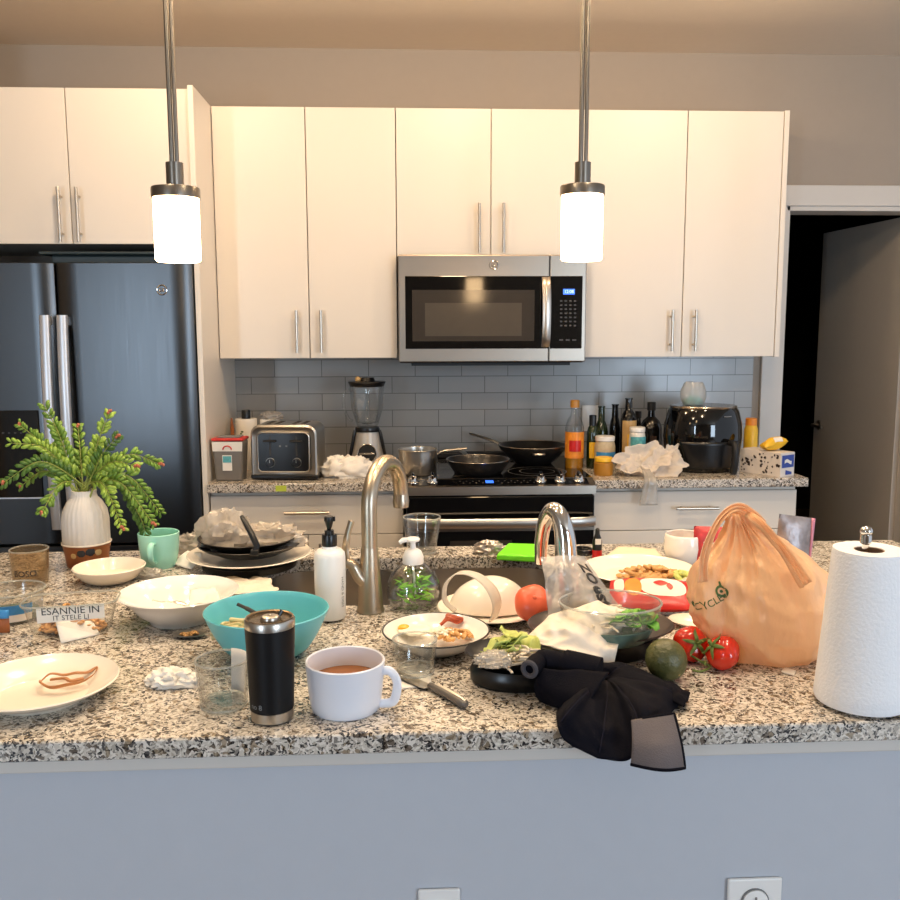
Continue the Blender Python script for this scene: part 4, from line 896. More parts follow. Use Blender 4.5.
L4 = atZ(272, 545, L3.z+.0045); bm = B(); wad(bm, .050, 1.25, .8, .66, 23, .55, 1.9, flat=.4); tag(finish(bm, 'plastic_wrap', 'filmc', loc=L4, smooth=60), 'crumpled milky wrap on the right of the upper black plate', 'wrapper')
Lh = atZ(254, 553, L3.z+.018); t = thing('serving_tongs', 'black plastic tongs standing up out of the wrap on the black plates', 'utensil', Lh)
yy = Lh.y; P_ = lambda x, y, d=0: atY(x, y, yy+d)-Lh
bm = B(); tube(bm, [P_(241.5, 516, .03), P_(246, 524, .02), P_(252, 535, .01), P_(257, 546, 0), P_(255, 552, -.004)], [.005, .0072, .008, .008, .0075], 10, flat=.75); finish(bm, 'handle', 'black', t)
bm = B(); q = P_(255, 553, -.004); box(bm, q.x-.010, q.x+.009, q.y-.008, q.y+.012, q.z-.006, q.z+.008); finish(bm, 'hinge_block', 'black', t, bevel=.003, smooth=0)
# -- white pump bottle
L = on(331, 619); k = mpp(L); h = hgt(L, 331, 548); R = 15.5*k
t = thing('pump_bottle', 'white plastic bottle with black pump head left of the steel faucet', 'bottle', L)
bm = B(); lathe(bm, [(0, .004), (R*.9, .004), (R*.97, .008), (R*.97, h*.3), (R, h*.5), (R, h*.88), (R*.96, h*.94), (R*.75, h*.985), (R*.5, h), (R*.45, h+.008), (0, h+.008)], 44); finish(bm, 'bottle_body', 'white', t)
bm = B(); lathe(bm, [(0, 0), (R*.62, 0), (R*.64, .006), (0, .006)], 32); finish(bm, 'black_base', 'black', t)
hc = hgt(L, 331, 534); bm = B(); lathe(bm, [(0, h+.003), (R*.46, h+.003), (R*.48, h+.006), (R*.48, hc-.004), (R*.44, hc), (R*.3, hc), (R*.3, hc+.008), (0, hc+.008)], 32); finish(bm, 'cap', 'black', t)
hp = hgt(L, 331, 516); bm = B(); lathe(bm, [(0, hc+.004), (.0028, hc+.004), (.0028, hp-.03), (.004, hp-.026), (.008, hp-.012), (.0095, hp-.004), (.008, hp), (0, hp)], 20); box(bm, -.009, .012, -.004, .004, hp-.010, hp-.001); finish(bm, 'pump_head', 'black', t, bevel=.001)
bm = text_bm('HAND & DISH', .0095)
for v in bm.verts: v.co = Vector((v.co.y, -v.co.x, 0))
wrap_text(bm, R, -PI/2+.95, h*.42, fr=lambda z: R); finish(bm, 'lettering', 'printg', t, smooth=0)
# -- brushed faucet
L = on(370.5, 611); k = mpp(L); t = thing('faucet', 'tall brushed steel gooseneck faucet with side lever behind the coffee mug', 'faucet', L)
h1 = hgt(L, 371, 547); bm = B(); lathe(bm, [(0, 0), (.0275, 0), (.0285, .002), (.027, .006), (.0262, .009), (.0225, h1*.45), (.0182, h1*.85), (.0168, h1), (0, h1)], 44); finish(bm, 'faucet_body', 'stainb', t)
ht = hgt(L+Vector((.03, .08, 0)), 388, 462); tp = atY(401, 507, L.y+.15)-L
r_ = .0158; D = Vector((tp.x, tp.y, 0)); ra = D.length/2; zc = ht-ra
pts = [Vector((0, 0, z)) for z in (h1-.002, (h1+zc)/2, zc)]+[D*.5-D*.5*cos(a*PI/16)+Vector((0, 0, zc+ra*sin(a*PI/16))) for a in range(1, 16)]+[D+Vector((0, 0, zc))]
bm = B(); tube(bm, pts, r_, 24); finish(bm, 'spout', 'stainb', t)
bm = B(); e = D+Vector((0, 0, zc)); tube(bm, [e+Vector((0, 0, .002)), e-Vector((0, 0, .01)), e*.5+tp*.5, tp], [r_+.0005, r_+.0012, r_+.002, r_+.0005], 24); finish(bm, 'spray_head', 'stainb', t)
bm = B(); q = lambda x, y, d: atY(x, y, L.y+d)-L
tube(bm, spline([(0, -.004, h1*.40), q(360, 578, -.01), q(353, 566, -.01), q(346, 562, -.01)], 6), [.012]*7+[.0115]*6+[.0105]*6, 14); lv = finish(bm, 'lever_arm', 'stainb', t)
bm = B(); tube(bm, spline([q(346, 563, -.01), q(345.5, 550, -.012), q(347.5, 535, -.014), q(351.5, 521, -.016)], 6), [.009]*6+[.0075]*6+[.0065]*7, 12, flat=.5); finish(bm, 'lever', 'stainb', lv)
# -- chrome faucet behind the plastic bag
L = on(567, 618); t = thing('chrome_faucet', 'short chrome gooseneck faucet behind the clear plastic bag', 'faucet', L)
q = lambda x, y, d: atY(x, y, L.y+d)-L
bm = B(); pts = spline([(0, 0, 0), q(566.5, 590, 0), q(566, 560, 0), q(564.5, 535, .003), q(560, 517, .012), q(552.5, 510, .03), q(545.5, 520, .05), q(541.5, 540, .065), q(541, 563, .07)], 6); n = len(pts)
tube(bm, pts, [.027-.0105*min(1, i/(n*.55))-.004*max(0, (i/n-.55)/.45) for i in range(n)], 24); finish(bm, 'spout', 'chrome', t)
bm = B(); lathe(bm, [(0, 0), (.031, 0), (.031, .004), (.0275, .008), (0, .008)], 36); finish(bm, 'base_ring', 'chrome', t)
MT['soapg'] = P('bright_green_leaves', (128, 206, 44), .5, var=.25, scale=60)
# -- soap dispenser
L = on(413.5, 606); k = mpp(L); t = thing('soap_dispenser', 'round clear glass soap dispenser with white pump and green content, right of the steel faucet', 'dispenser', L); R = 27.5*k
h = hgt(L, 413, 562); bm = B(); vessel(bm, [(R*.72, 0), (R*.85, .004), (R*.97, h*.25), (R, h*.38), (R*.95, h*.55), (R*.78, h*.76), (R*.5, h*.93), (R*.34, h), (R*.31, h+.006)], .0025, 48, floor=.006); finish(bm, 'glass_body', 'glass', t)
h2 = hgt(L, 413, 549); bm = B(); lathe(bm, [(0, h-.002), (R*.38, h-.002), (R*.38, h+.012), (R*.3, h2-.004), (R*.2, h2), (.006, h2+.002), (.005, h2+.012), (0, h2+.012)], 32); pc = finish(bm, 'pump_collar', 'white', t)
h3 = hgt(L, 413, 539); bm = B(); lathe(bm, [(0, h2+.006), (.0042, h2+.006), (.0055, h3-.006), (.013, h3-.004), (.0145, h3), (.011, h3+.003), (0, h3+.0035)], 28); tube(bm, [(0, 0, h3-.001), (-.02, -.004, h3-.001), (-.028, -.006, h3-.006)], [.0055, .005, .0038], 10); finish(bm, 'pump_head', 'white', t)
bm = B(); tube(bm, [(0, 0, h-.004), (.004, .002, .02)], .0025, 8); finish(bm, 'dip_tube', 'white', t)
bm = B(); rnd = random.Random(3)
for i in range(60):
    a, q_ = rnd.random()*2*PI, sqrt(rnd.random())*R*.78; z = .012+rnd.random()*h*.48; p = Vector((q_*cos(a), q_*sin(a), z)); b = rnd.random()*2*PI; d = Vector((cos(b), sin(b), rnd.uniform(-.6, .6)))*.013; e = Vector((-sin(b), cos(b), .3))*.0045
    if Vector((p.x, p.y)).length+.012 > R*.9: p.x *= .75; p.y *= .75
    vs = [bm.verts.new(x) for x in (p-d, p+e, p+d, p-e)]; bm.faces.new(vs)
finish(bm, 'green_leaves', 'soapg', t, smooth=0, solid=.001)
# -- glass at the back
L = on(422, 552.5); k = mpp(L); h = hgt(L, 422, 517); t = thing('drinking_glass', 'clear drinking glass at the back edge of the island in front of the oven', 'glass', L)
bm = B(); vessel(bm, [(12.5*k, 0), (14*k, .004), (17*k, h*.55), (19*k, h)], .0028, 44, floor=.01); finish(bm, 'glass_body', 'glass', t); rim_glint(19*k-.0014, h, t); rim_glint(14*k, .004, t, .002)
# -- foil scrap, green lid, black cable, sauce
wad_at('foil_scrap', 'foil', 489, 553, .028, (1.2, .7, .7), 31, 'crumpled foil scrap left of the lime green box at the back', 'wrapper', .4)
L = on(518, 557); c4 = [on(496, 560.5), on(541, 563), on(538, 549.5), on(508, 548.5)]
bm = B(); lo = [bm.verts.new(p-L) for p in c4]; hi = [bm.verts.new((p-L)*.97+Vector((0, 0, .016))) for p in c4]; bm.faces.new(lo); bm.faces.new(hi)
for i in range(4): j = (i+1) % 4; bm.faces.new([lo[i], lo[j], hi[j], hi[i]])
tag(finish(bm, 'box_lid', 'lime', loc=L, bevel=.004, smooth=0), 'lime green flat box lid at the back edge of the island', 'box lid')
L = on(584, 555); t = thing('cable_coil', 'small coil of black cable beside the red and black sauce bottle', 'cable', L)
bm = B()
tube(bm, [(.019*cos(i*PI/10)*(1+.06*(i//20)), .03*sin(i*PI/10), .004+.0022*(i/10)) for i in range(60)], .0032, 8); finish(bm, 'coil', 'black', t)
L = on(597, 558); k = mpp(L); h = hgt(L, 597, 541); t = thing('sauce_bottle', 'small black bottle with red base and white label behind the food plate', 'bottle', L); R = 4.8*k
bm = B(); lathe(bm, [(0, 0), (R, 0), (R, h), (R*.85, h*1.15), (R*.5, h*1.4), (0, h*1.42)], 24); finish(bm, 'bottle_body', 'black', t)
bm = B(); lathe(bm, [(R*1.01, .001), (R*1.03, .001), (R*1.03, h*.5), (R*1.01, h*.5)], 24); finish(bm, 'red_band', 'red', t)
bm = B(); label_band(bm, lambda z: R*1.01, h*.85, h*1.0+.008, -2.2, -.9, 10); finish(bm, 'label', 'label', t)
ht = hgt(L, 597, 528); bm = B(); lathe(bm, [(0, h*1.4), (R*.5, h*1.4), (R*.42, h*1.7), (R*.2, ht), (0, ht)], 16); finish(bm, 'cap', 'blackm', t)
# -- white basket with strap handle and plates beneath
L = on(492, 614); k = mpp(L); R = 55*k; bm = B(); vessel(bm, [(R*.6, 0), (R*.64, .003), (R*.8, .008), (R, .017)], .0035, 60)
tag(finish(bm, 'white_plate', 'ceramc', loc=L), 'white plate under the cream plastic lid with strap handle', 'plate')
t = thing('strainer_lid', 'cream plastic domed lid with wide strap handle, in front of the sink', 'lid', L+Vector((0, .0, .006)))
q = lambda x, y, d: atY(x, y, L.y+d)-t.location
bm = B(); ball(bm, q(490, 614, .025), 1, 43*k, .066, .078, 44, 20, fn=lambda d: 1+.02*nz(d, 1.5, 2))
for v in bm.verts: v.co.z = max(v.co.z, .002)
finish(bm, 'dome', 'ceramc', t, smooth=60)
bm = B(); path = spline([q(455, 611, -.05), q(445, 600, -.06), q(446, 584, -.065), q(458, 573, -.068), q(475, 575, -.072), q(490, 587, -.078), q(497, 604, -.083), q(493, 620, -.085)], 6)
n = len(path); wd = [.007+.009*min(1, max(0, (i/n-.35)/.4)) for i in range(n)]
def band(u, v): i = min(n-1, int(u*(n-1)+.5)); return path[i]+Vector((.3, .95, .05))*wd[i]*(v-.5)*2+Vector((.55*wd[i]*(v-.5), 0, 0))
surf(bm, band, n, 5); finish(bm, 'strap_handle', 'strap', t, smooth=60, solid=.0022)
# -- pale tomato
def tomato(name, m, px, py, rp, tilt, label, z=TOP, cal=True, rot=0, stalk=False):
    Lc = on(px, py, z); k = mpp(Lc); r = rp*k; t = thing(name, label, 'tomato', Lc)
    fn = lambda d: (1+.025*cos(5*atan2(d.y, d.x))*(1-d.z*d.z))*(1-.13*max(0, d.z)**6-.07*max(0, -d.z)**6)
    M_ = Matrix.Translation((0, 0, r*.93)) @ Matrix.Rotation(rot, 4, 'Z') @ Matrix.Rotation(tilt, 4, 'X')
    bm = B(); ball(bm, (0, 0, 0), r, 1, 1, .9, 36, 22, fn=fn); xform(bm, M_); 
    lo = min(v.co.z for v in bm.verts)
    for v in bm.verts: v.co.z -= lo
    finish(bm, 'fruit', m, t)
    if cal:
        bm = B(); zt_ = r*.9*.88
        for i in range(5):
            a = i*2*PI/5+.3; d = Vector((cos(a), sin(a), 0)); s = Vector((-sin(a), cos(a), 0))
            pts = [Vector((0, 0, zt_)), d*r*.3+Vector((0, 0, zt_+.002)), d*r*.6+Vector((0, 0, zt_-.001)), d*r*.82+Vector((0, 0, zt_-.003+.004*(i % 2)))]
            tube(bm, spline(pts, 4), [.0022, .003, .0034, .0034, .0034, .0034, .003, .003, .0026, .002, .0016, .001, .0006], 6, flat=.4)
        tube(bm, spline([(0, 0, zt_-.002), (0, 0, zt_+.008), (.004, .003, zt_+.016)], 4), .002, 8)
        xform(bm, M_)
        for v in bm.verts: v.co.z -= lo
        finish(bm, 'calyx', 'calyx', t, smooth=60)
    return t
tomato('tomato', 'tomato2', 533, 621, 19.0, radians(50), 'pale red tomato behind the black tray, partly under the clear bag', cal=False, z=TOP+.014)
tomato('tomato', 'tomato', 690, 661, 17.8, radians(68), 'ripe tomato beside the avocado, its green calyx facing front', rot=radians(8))
tomato('tomato', 'tomato', 722, 669, 17.6, radians(55), 'ripe tomato at the right end of the pair, in front of the orange bag', rot=radians(-75))
bm = B(); L = on(703, 668); tube(bm, spline([(-.02, .012, .02), (-.004, -.004, .012), (.008, -.01, .006), (-.01, -.022, .003), (-.024, -.018, .0035)], 6), .0018, 8); tube(bm, spline([(-.004, -.004, .012), (.0, -.012, .016), (-.004, -.02, .013)], 5), .0014, 8)
tag(finish(bm, 'tomato_vine', 'calyx', loc=L), 'bit of green vine stem lying between the two ripe tomatoes', 'stem')
# -- avocado
L = on(665, 680); k = mpp(L); t = thing('avocado', 'dark green avocado resting against the navy cap', 'avocado', L)
bm = B(); ball(bm, (0, 0, 0), 20.5*k, 1.0, 1.0, 1.13, 40, 26, fn=lambda d: 1-.1*max(0, d.z)+.012*nz(d, 6, 2)); xform(bm, Matrix.Rotation(radians(-38), 4, 'Y') @ Matrix.Rotation(radians(20), 4, 'X')); lo = min(v.co.z for v in bm.verts)
for v in bm.verts: v.co.z -= lo
finish(bm, 'fruit', 'avo', t); bm = B(); ball(bm, (.015, -.0215, .018), .003, seg=8, rings=6); finish(bm, 'stem_button', 'tanp', t)
# ================================================================ the centre heap
# black tray with lettuce
L = on(520, 680); k = mpp(L); t = thing('black_tray', 'black tray of lettuce and noodles left of the navy cap', 'tray', L)
bm = B(); lathe(bm, [(0, 0), (46*k, 0), (50*k, .006), (50*k, .022), (47*k, .03), (0, .03)], 40, sx=1, sy=.72); finish(bm, 'tray_base', 'black', t)
bm = B(); R = 56*k; vessel(bm, [(R*.6, .0302), (R*.66, .032), (R*.85, .039), (R, .050)], .003, 52, sy=.72); finish(bm, 'tray_dish', 'bplate', t)
def leafy(name, m, c, rx, ry, n, s, label, seed, zh=.02, clampz=0):
    rnd = random.Random(seed); bm = B()
    for i in range(n):
        a, q = rnd.random()*2*PI, sqrt(rnd.random())*.8; p = Vector((q*cos(a)*rx, q*sin(a)*ry, .004+zh*rnd.random()*(1-q*q*.7))); b = rnd.random()*2*PI; tl = rnd.uniform(.1, .7); sc = s*rnd.uniform(.6, 1.2)
        d, e = Vector((cos(b)*cos(tl), sin(b)*cos(tl), sin(tl))), Vector((-sin(b), cos(b), 0)); nn = d.cross(e)
        surf(bm, lambda u, v: p+d*sc*(u-.5)*2+e*sc*.62*(v-.5)*2*sin(PI*(.12+.8*u))**.7+nn*sc*(.35*(v-.5)**2*2+.16*sin(9*u+i)*abs(v-.5)*2), 7, 6)
    for v in bm.verts: v.co.z = max(v.co.z, clampz)
    return tag(finish(bm, name, m, loc=c, smooth=60, solid=.0008), label, 'food', None, 'stuff')
c = atZ(514, 652, TOP+.052); leafy('lettuce', 'leaf2', c, .042, .03, 16, .022, 'pale green lettuce leaves in the black tray left of the navy cap', 3, .022)
c = atZ(522, 664, TOP+.046); noodles('shredded_salad', 'onion', c, .036, .026, 60, .0021, 'white shredded salad strands in the black tray left of the navy cap', 'food', 8, .026, .04)
L2 = atZ(494, 664, TOP+.053); bm = B(); wad(bm, .024, 1.1, .8, .5, 41, .42); tag(finish(bm, 'plastic_wrap', 'film', loc=L2, smooth=60), 'crumpled clear wrap on the left end of the black lettuce tray', 'wrapper')
# round dark plate with clear salad bowl
L = on(600, 650); k = mpp(L); R = 73*k; 
t = thing('black_container', 'black food container under the dark brown plate behind the navy cap', 'container', L)
bm = B(); lathe(bm, [(0, 0), (R*.74, 0), (R*.78, .004), (R*.8, .03), (0, .03)], 48, sy=.72); finish(bm, 'container_body', 'black', t)
PL = Vector((L.x, L.y, TOP+.0305)); bm = B(); vessel(bm, [(R*.62, 0), (R*.67, .003), (R*.88, .010), (R, .018)], .0035, 60, sy=.78)
tag(finish(bm, 'brown_plate', 'bplate2', loc=PL), 'large dark brown plate under the clear salad bowl', 'plate')
SB = Vector((atZ(610, 640, TOP+.036).x, atZ(610, 640, TOP+.036).y+.004, PL.z+.0055)); Rb = 49*k
t = thing('salad_bowl', 'clear plastic salad bowl with green leaves behind the white paper bag', 'bowl', SB)
bm = B(); vessel(bm, [(Rb*.7, 0), (Rb*.76, .004), (Rb*.84, .02), (Rb*.86, .026)], .003, 52, sy=.8); finish(bm, 'green_base', 'dgreen', t)
bm = B(); vessel(bm, [(Rb*.84, .0265), (Rb*.88, .032), (Rb*.97, .05), (Rb, .066)], .0018, 52, sy=.8); finish(bm, 'bowl_body', 'plastic', t)
bm = B(); tube(bm, [(Rb*cos(i*PI/26), Rb*.8*sin(i*PI/26), .066) for i in range(52)], .002, 8, True); finish(bm, 'rim', 'rim_glint', t)
c = SB+Vector((.03, -.028, .031)); leafy('salad_leaves', 'leaf', c, .036, .02, 14, .02, 'bright green leaves in the clear salad bowl', 5, .024)
c = SB+Vector((-.005, .0, .031)); noodles('onion_strands', 'onion', c, .055, .042, 90, .0018, 'white onion strands in the clear salad bowl', 'food', 12, .02, .045)
# white paper bag lying on the heap, facing the camera
A0 = L.y-.10; cs = [atY(521, 641, A0+.0), atY(560, 650, A0-.035), atY(613, 668, A0-.045), atY(626, 611, A0+.055), atY(597, 602, A0+.07), atY(552, 615, A0+.06)]
O = cs[1].copy(); O.z = cs[2].z
def pb(u, v):
    bot = cs[0]*(1-u*2)+cs[1]*u*2 if u < .5 else cs[1]*(2-u*2)+cs[2]*(u*2-1)
    top = cs[5]*(1-u*2)+cs[4]*u*2 if u < .5 else cs[4]*(2-u*2)+cs[3]*(u*2-1)
    p = bot*(1-v)+top*v; h = .011*((1-2*abs(nz(p, 15, 4)))+.5*(1-2*abs(nz(p, 38, 9)))-.6)+.012*sin(PI*u)*sin(PI*v)
    if u > .87: h -= .004
    return p+Vector((-.15, -.75, .62))*h-O
t = thing('paper_bag', 'crumpled white paper bag leaning on the heap above the navy cap', 'bag', O)
bm = B(); surf(bm, pb, 40, 34); finish(bm, 'front_sheet', 'paperb', t, smooth=60, solid=.0012)
bm = B(); surf(bm, lambda u, v: pb(u, v*.96+.02)+Vector((.02, .75, -.62))*(.012+.01*sin(PI*u)), 20, 20); finish(bm, 'back_sheet', 'paperb', t, smooth=60, solid=.0012)
# clear bag with black lettering
Y0 = L.y+.02; c4 = [atY(552, 640, Y0-.04), atY(628, 618, Y0+.0), atY(584, 556, Y0+.05), atY(541, 556, Y0+.03)]
O = c4[0].copy(); O.z = min(c.z for c in c4)
def fb(u, v):
    a, b, c, d = c4; p = a*(1-u)*(1-v)+b*u*(1-v)+c*u*v+d*(1-u)*v
    h = .010*((1-2*abs(nz(p, 14, 14)))+.5*(1-2*abs(nz(p, 34, 19)))-.5)*(1-.7*u)+.028*sin(PI*min(1, max(0, u)))*sin(PI*min(1, max(0, v)))
    return p+Vector((.1, -.8, .5))*h-O
t = thing('plastic_bag', 'clear crinkled plastic bag with black lettering leaning over the salad bowl', 'bag', O)
bm = B(); surf(bm, fb, 36, 36); ff = finish(bm, 'front_film', 'film', t, smooth=60)
bm = B(); surf(bm, lambda u, v: fb(u, v)*1.0+Vector((-.02, .8, -.5))*(.05*sin(PI*u)*sin(PI*v)+.002), 24, 24); finish(bm, 'back_film', 'film', t, smooth=60)
for s, vc, sz in (('ZO', .70, .030), ('est', .36, .034)):
    bm = text_bm(s, sz, bold=.03); bmesh.ops.subdivide_edges(bm, edges=bm.edges[:], cuts=1)
    W_ = (c4[1]-c4[2]).length; Hh = ((c4[1]+c4[2])/2-(c4[0]+c4[3])/2).length
    for v in bm.verts:
        vv = vc-v.co.x/W_; uu = .80+v.co.y/Hh; v.co = fb(min(.995, uu), vv)+Vector((.1, -.8, .5))*.0016
    finish(bm, 'lettering', 'print_', ff, smooth=0, solid=.0006)
# red snack bag
L = on(652, 609); k = mpp(L); t = thing('snack_bag', 'red glossy snack bag with white label between the food plate and the tomatoes', 'packet', L+Vector((0, 0, .002)), rz=radians(-9))
W, D, Hh = 42*k, .052, .036
def pill(u, v, s, l=0):
    x, y = (u-.5)*2, (v-.5)*2; e = max(0, 1-abs(x)**2.6)**.55*max(0, 1-abs(y)**2.6)**.55
    return Vector((x*W*(1-.05*y*y), y*D*(1-.08*x*x)+.0, Hh*.5+s*(Hh*.5*e*(1+.1*nz((x*2, y*2, s), 1.3, 3))+l)+y*.014+.012*(1-abs(x))*0+.010))
bm = B(); surf(bm, lambda u, v: pill(u, v, 1), 30, 22); surf(bm, lambda u, v: Vector((pill(u, v, -1).x, pill(u, v, -1).y, max(.0, pill(u, v, -1).z))), 30, 22); bmesh.ops.remove_doubles(bm, verts=bm.verts[:], dist=.0004); bd = finish(bm, 'bag_body', 'red', t, smooth=60)
def patch(name, m, uc, vc, ru, rv, par, l=.0008, sq=3):
    bm = B()
    def f(a, r_):
        ang = a*2*PI; cx, sy = cos(ang), sin(ang); q = (abs(cx)**sq+abs(sy)**sq)**(-1/sq); return pill(uc+ru*q*cx*r_, vc+rv*q*sy*r_, 1, l)
    surf(bm, f, 28, 7, closeu=True); return finish(bm, name, m, par, smooth=60)
patch('white_label', 'label', .62, .52, .27, .32, t); patch('orange_picture', 'orange', .27, .50, .10, .3, t, .0012, 2.2); patch('white_corner', 'label', .11, .62, .06, .26, t)
patch('red_flourish', 'red', .60, .6, .09, .1, t, .0016, 1.4); patch('red_flourish', 'red', .7, .5, .04, .12, t, .0016, 1.4)
# food plate at the back
L = on(639, 577); k = mpp(L); R = 57*k; bm = B(); vessel(bm, [(R*.62, 0), (R*.66, .004), (R*.72, .006), (R*.9, .014), (R, .020)], .004, 60)
tag(finish(bm, 'dinner_plate', 'ceramc', loc=L), 'large white plate of leftovers behind the red snack bag', 'plate')
scatter('leftovers', 'food', (L.x+.012, L.y-.01, TOP+.006), .075, .04, 70, .0085, 'brown and orange leftovers on the large plate behind the red snack bag', 'food', 21, .018)
scatter('leftover_cabbage', 'leaf2', (L.x+.092, L.y-.035, TOP+.009), .022, .02, 16, .008, 'pale yellow vegetable pieces at the right rim of the large leftovers plate', 'food', 22, .01)
L = on(632, 556); bm = B(); cs = [on(606, 560)-L, on(664, 561)-L, on(655, 552)-L, on(618, 549.5)-L]; sheet(bm, cs, 18, 10, .005, 16, 6); xform(bm, Matrix.Translation((0, 0, .0065)))
tag(finish(bm, 'dish_cloth', 'beige', loc=L, solid=.0018), 'beige folded cloth at the back edge of the island behind the leftovers plate', 'cloth')
# white round bowl and red patterned pack
L = on(684, 563); k = mpp(L); h = hgt(L, 683, 534); R = 20.5*k
t = thing('white_bowl', 'white rounded bowl at the back edge, left of the orange carrier bag', 'bowl', L)
bm = B(); vessel(bm, [(R*.6, 0), (R*.72, .004), (R*.9, h*.25), (R, h*.6), (R*.96, h*.95), (R*.93, h)], .003, 44); finish(bm, 'bowl_body', 'ceram', t)
L = on(711, 567); t = thing('snack_packet', 'red and white patterned snack packet behind the left side of the orange bag', 'packet', L, rz=radians(-12))
h = hgt(L, 711, 527); bm = B(); pk = lambda u, v, s: Vector(((u-.5)*.085, s*.02*(sin(PI*u)*sin(PI*v))**.5, v*h+.001))
surf(bm, lambda u, v: pk(u, v, -1), 16, 16); surf(bm, lambda u, v: pk(u, v, 1), 16, 16); bmesh.ops.remove_doubles(bm, verts=bm.verts[:], dist=.0003); finish(bm, 'packet_body', 'redw', t, smooth=60)
bm = B(); surf(bm, lambda u, v: pk(.25+.35*u, .2+.45*v, -1)+Vector((0, -.001, 0)), 8, 8); finish(bm, 'white_panel', 'label', t, smooth=60)
# small white plate wedge
L = on(706, 628); k = mpp(L); bm = B(); R = 34*k; vessel(bm, [(R*.7, 0), (R*.75, .002), (R*.95, .008), (R*1.1, .013)], .003, 44, sy=.62); o = finish(bm, 'small_plate', 'ceramc', loc=L, rz=radians(-24)); tag(o, 'small white oval dish half under the orange carrier bag', 'plate')
# ---- orange carrier bag
L = on(765, 655); k = mpp(L); t = thing('carrier_bag', 'orange plastic carrier bag with green lettering and tied handles beside the paper towel', 'bag', L)
apx = atY(737, 511, L.y+.01)-L; HB = apx.z
left = [(708, 662), (698, 640), (693, 615), (694, 590), (699, 565), (712, 545), (727, 527)]
# silhouette half-widths sampled as (height fraction, left x, right x) in metres at depth L.y
prof = []
for (y, xl, xr) in ((666, 728, 812), (655, 713, 828), (635, 702, 838), (612, 694, 842), (590, 694, 833), (570, 702, 818), (552, 717, 796), (537, 726, 775), (525, 730, 760), (515, 733, 747)):
    a, b = atY(xl, y, L.y)-L, atY(xr, y, L.y)-L; prof.append((a.z, a.x, b.x))
z_lo = prof[0][0]; prof = [(HB*max(0, (z-z_lo)/(prof[-1][0]-z_lo))*.985, a, b) for z, a, b in prof]
def sil(v):
    x = v*(len(prof)-1); i = min(len(prof)-2, int(x)); f = x-i; p0, p1 = prof[max(0, i-1)], prof[i]; p2, p3 = prof[i+1], prof[min(len(prof)-1, i+2)]
    return [.5*(2*p1[j]+(p2[j]-p0[j])*f+(2*p0[j]-5*p1[j]+4*p2[j]-p3[j])*f*f+(3*p1[j]-p0[j]-3*p2[j]+p3[j])*f**3) for j in range(3)]
def bagpt(u, v):
    z, a, b = sil(min(.9999, v)); a_ = u*2*PI; cx, hw = (a+b)/2, (b-a)/2; dp = hw*(.78-.25*v)
    d = Vector((cos(a_), sin(a_), 0)); fold = .019*v**.7*(-2*abs(nz((d.x*2.2, d.y*2.2, v*.5), 2.6, 7)))*min(1, hw/.03)+.008*(1-2*abs(nz((d.x*1.5, d.y*1.5, z*14), 1.6, 3)))
    cr = .010*max(0, 1-v*1.4)*(1-2*abs(nz((d.x+z*9, d.y, z*10), 2.1, 15)))
    f = 1+(fold+cr)/max(hw, .02)
    return Vector((cx+hw*f*d.x, (dp*f*d.y)+.01, max(.0005, z)))
bm = B(); surf(bm, bagpt, 110, 64, closeu=True)
bm.verts.ensure_lookup_table(); ring = [v for v in bm.verts if abs(v.co.z-.0005) < 1e-5]
bm.normal_update()
from mathutils.bvhtree import BVHTree
tree = BVHTree.FromBMesh(bm); bag = finish(bm, 'bag_body', 'bag', t, smooth=75)
q = lambda x, y, d: atY(x, y, L.y+d)-L
def ribbon(name, pts, w, nvec, m='bag', par=None):
    bm = B(); path = spline(pts, 8); n = len(path)
    def f(u, v):
        i = min(n-1, int(u*(n-1)+.5)); tt = (path[min(n-1, i+1)]-path[max(0, i-1)]).normalized(); s = tt.cross(Vector(nvec)).normalized(); ww = w*(1-.35*sin(PI*u))
        return path[i]+s*ww*(v-.5)*2+Vector(nvec)*(.006*cos(v*5*PI)*.5+.004*nz((u*6, v*3, 1), 1, 3))
    surf(bm, f, n, 11); return finish(bm, name, m, par or t, smooth=70, solid=.0012)
ribbon('handle', [q(703, 582, -.05), q(704, 560, -.055), q(711, 536, -.05), q(723, 516, -.035), q(738, 507.5, -.02), q(752, 515, .0), q(762, 526, .01)], .0105, (.1, -.95, .25))
ribbon('handle', [q(725, 520, .02), q(738, 510, .02), q(756, 520, -.03), q(775, 540, -.055), q(790, 560, -.07), q(806, 585, -.08)], .011, (.1, -.95, .25))
def stick(bm, mtx, off=.0012):
    """lay flat lettering on the bag by casting it onto the bag surface"""
    bad = []
    for v in bm.verts:
        p = mtx @ v.co; d = Vector((.12, 1, 0)).normalized(); h_ = tree.ray_cast(p-d*.25, d)
        if h_[0]: v.co = h_[0]-d*off
        else: bad.append(v)
    bmesh.ops.delete(bm, geom=bad, context='VERTS')
c = q(722, 619, -.12); mm = Matrix.Translation(c) @ Matrix.Rotation(radians(-4), 4, 'Z') @ Matrix.Rotation(radians(90), 4, 'X') @ Matrix.Rotation(radians(32), 4, 'Z')
bm = text_bm('CYCLE-', .0165, bold=.004); bmesh.ops.subdivide_edges(bm, edges=bm.edges[:], cuts=2); stick(bm, mm); finish(bm, 'lettering', 'grn', bag, smooth=0)
c = q(733, 606, -.12); mm = Matrix.Translation(c) @ Matrix.Rotation(radians(90), 4, 'X')
bm = B(); r_ = .0095
for i in range(28):
    a, b = 2*PI*i/28, 2*PI*(i+1)/28; bm.faces.new([bm.verts.new((r*cos(x), r*sin(x), 0)) for r, x in ((r_*.62, a), (r_, a), (r_, b), (r_*.62, b))])
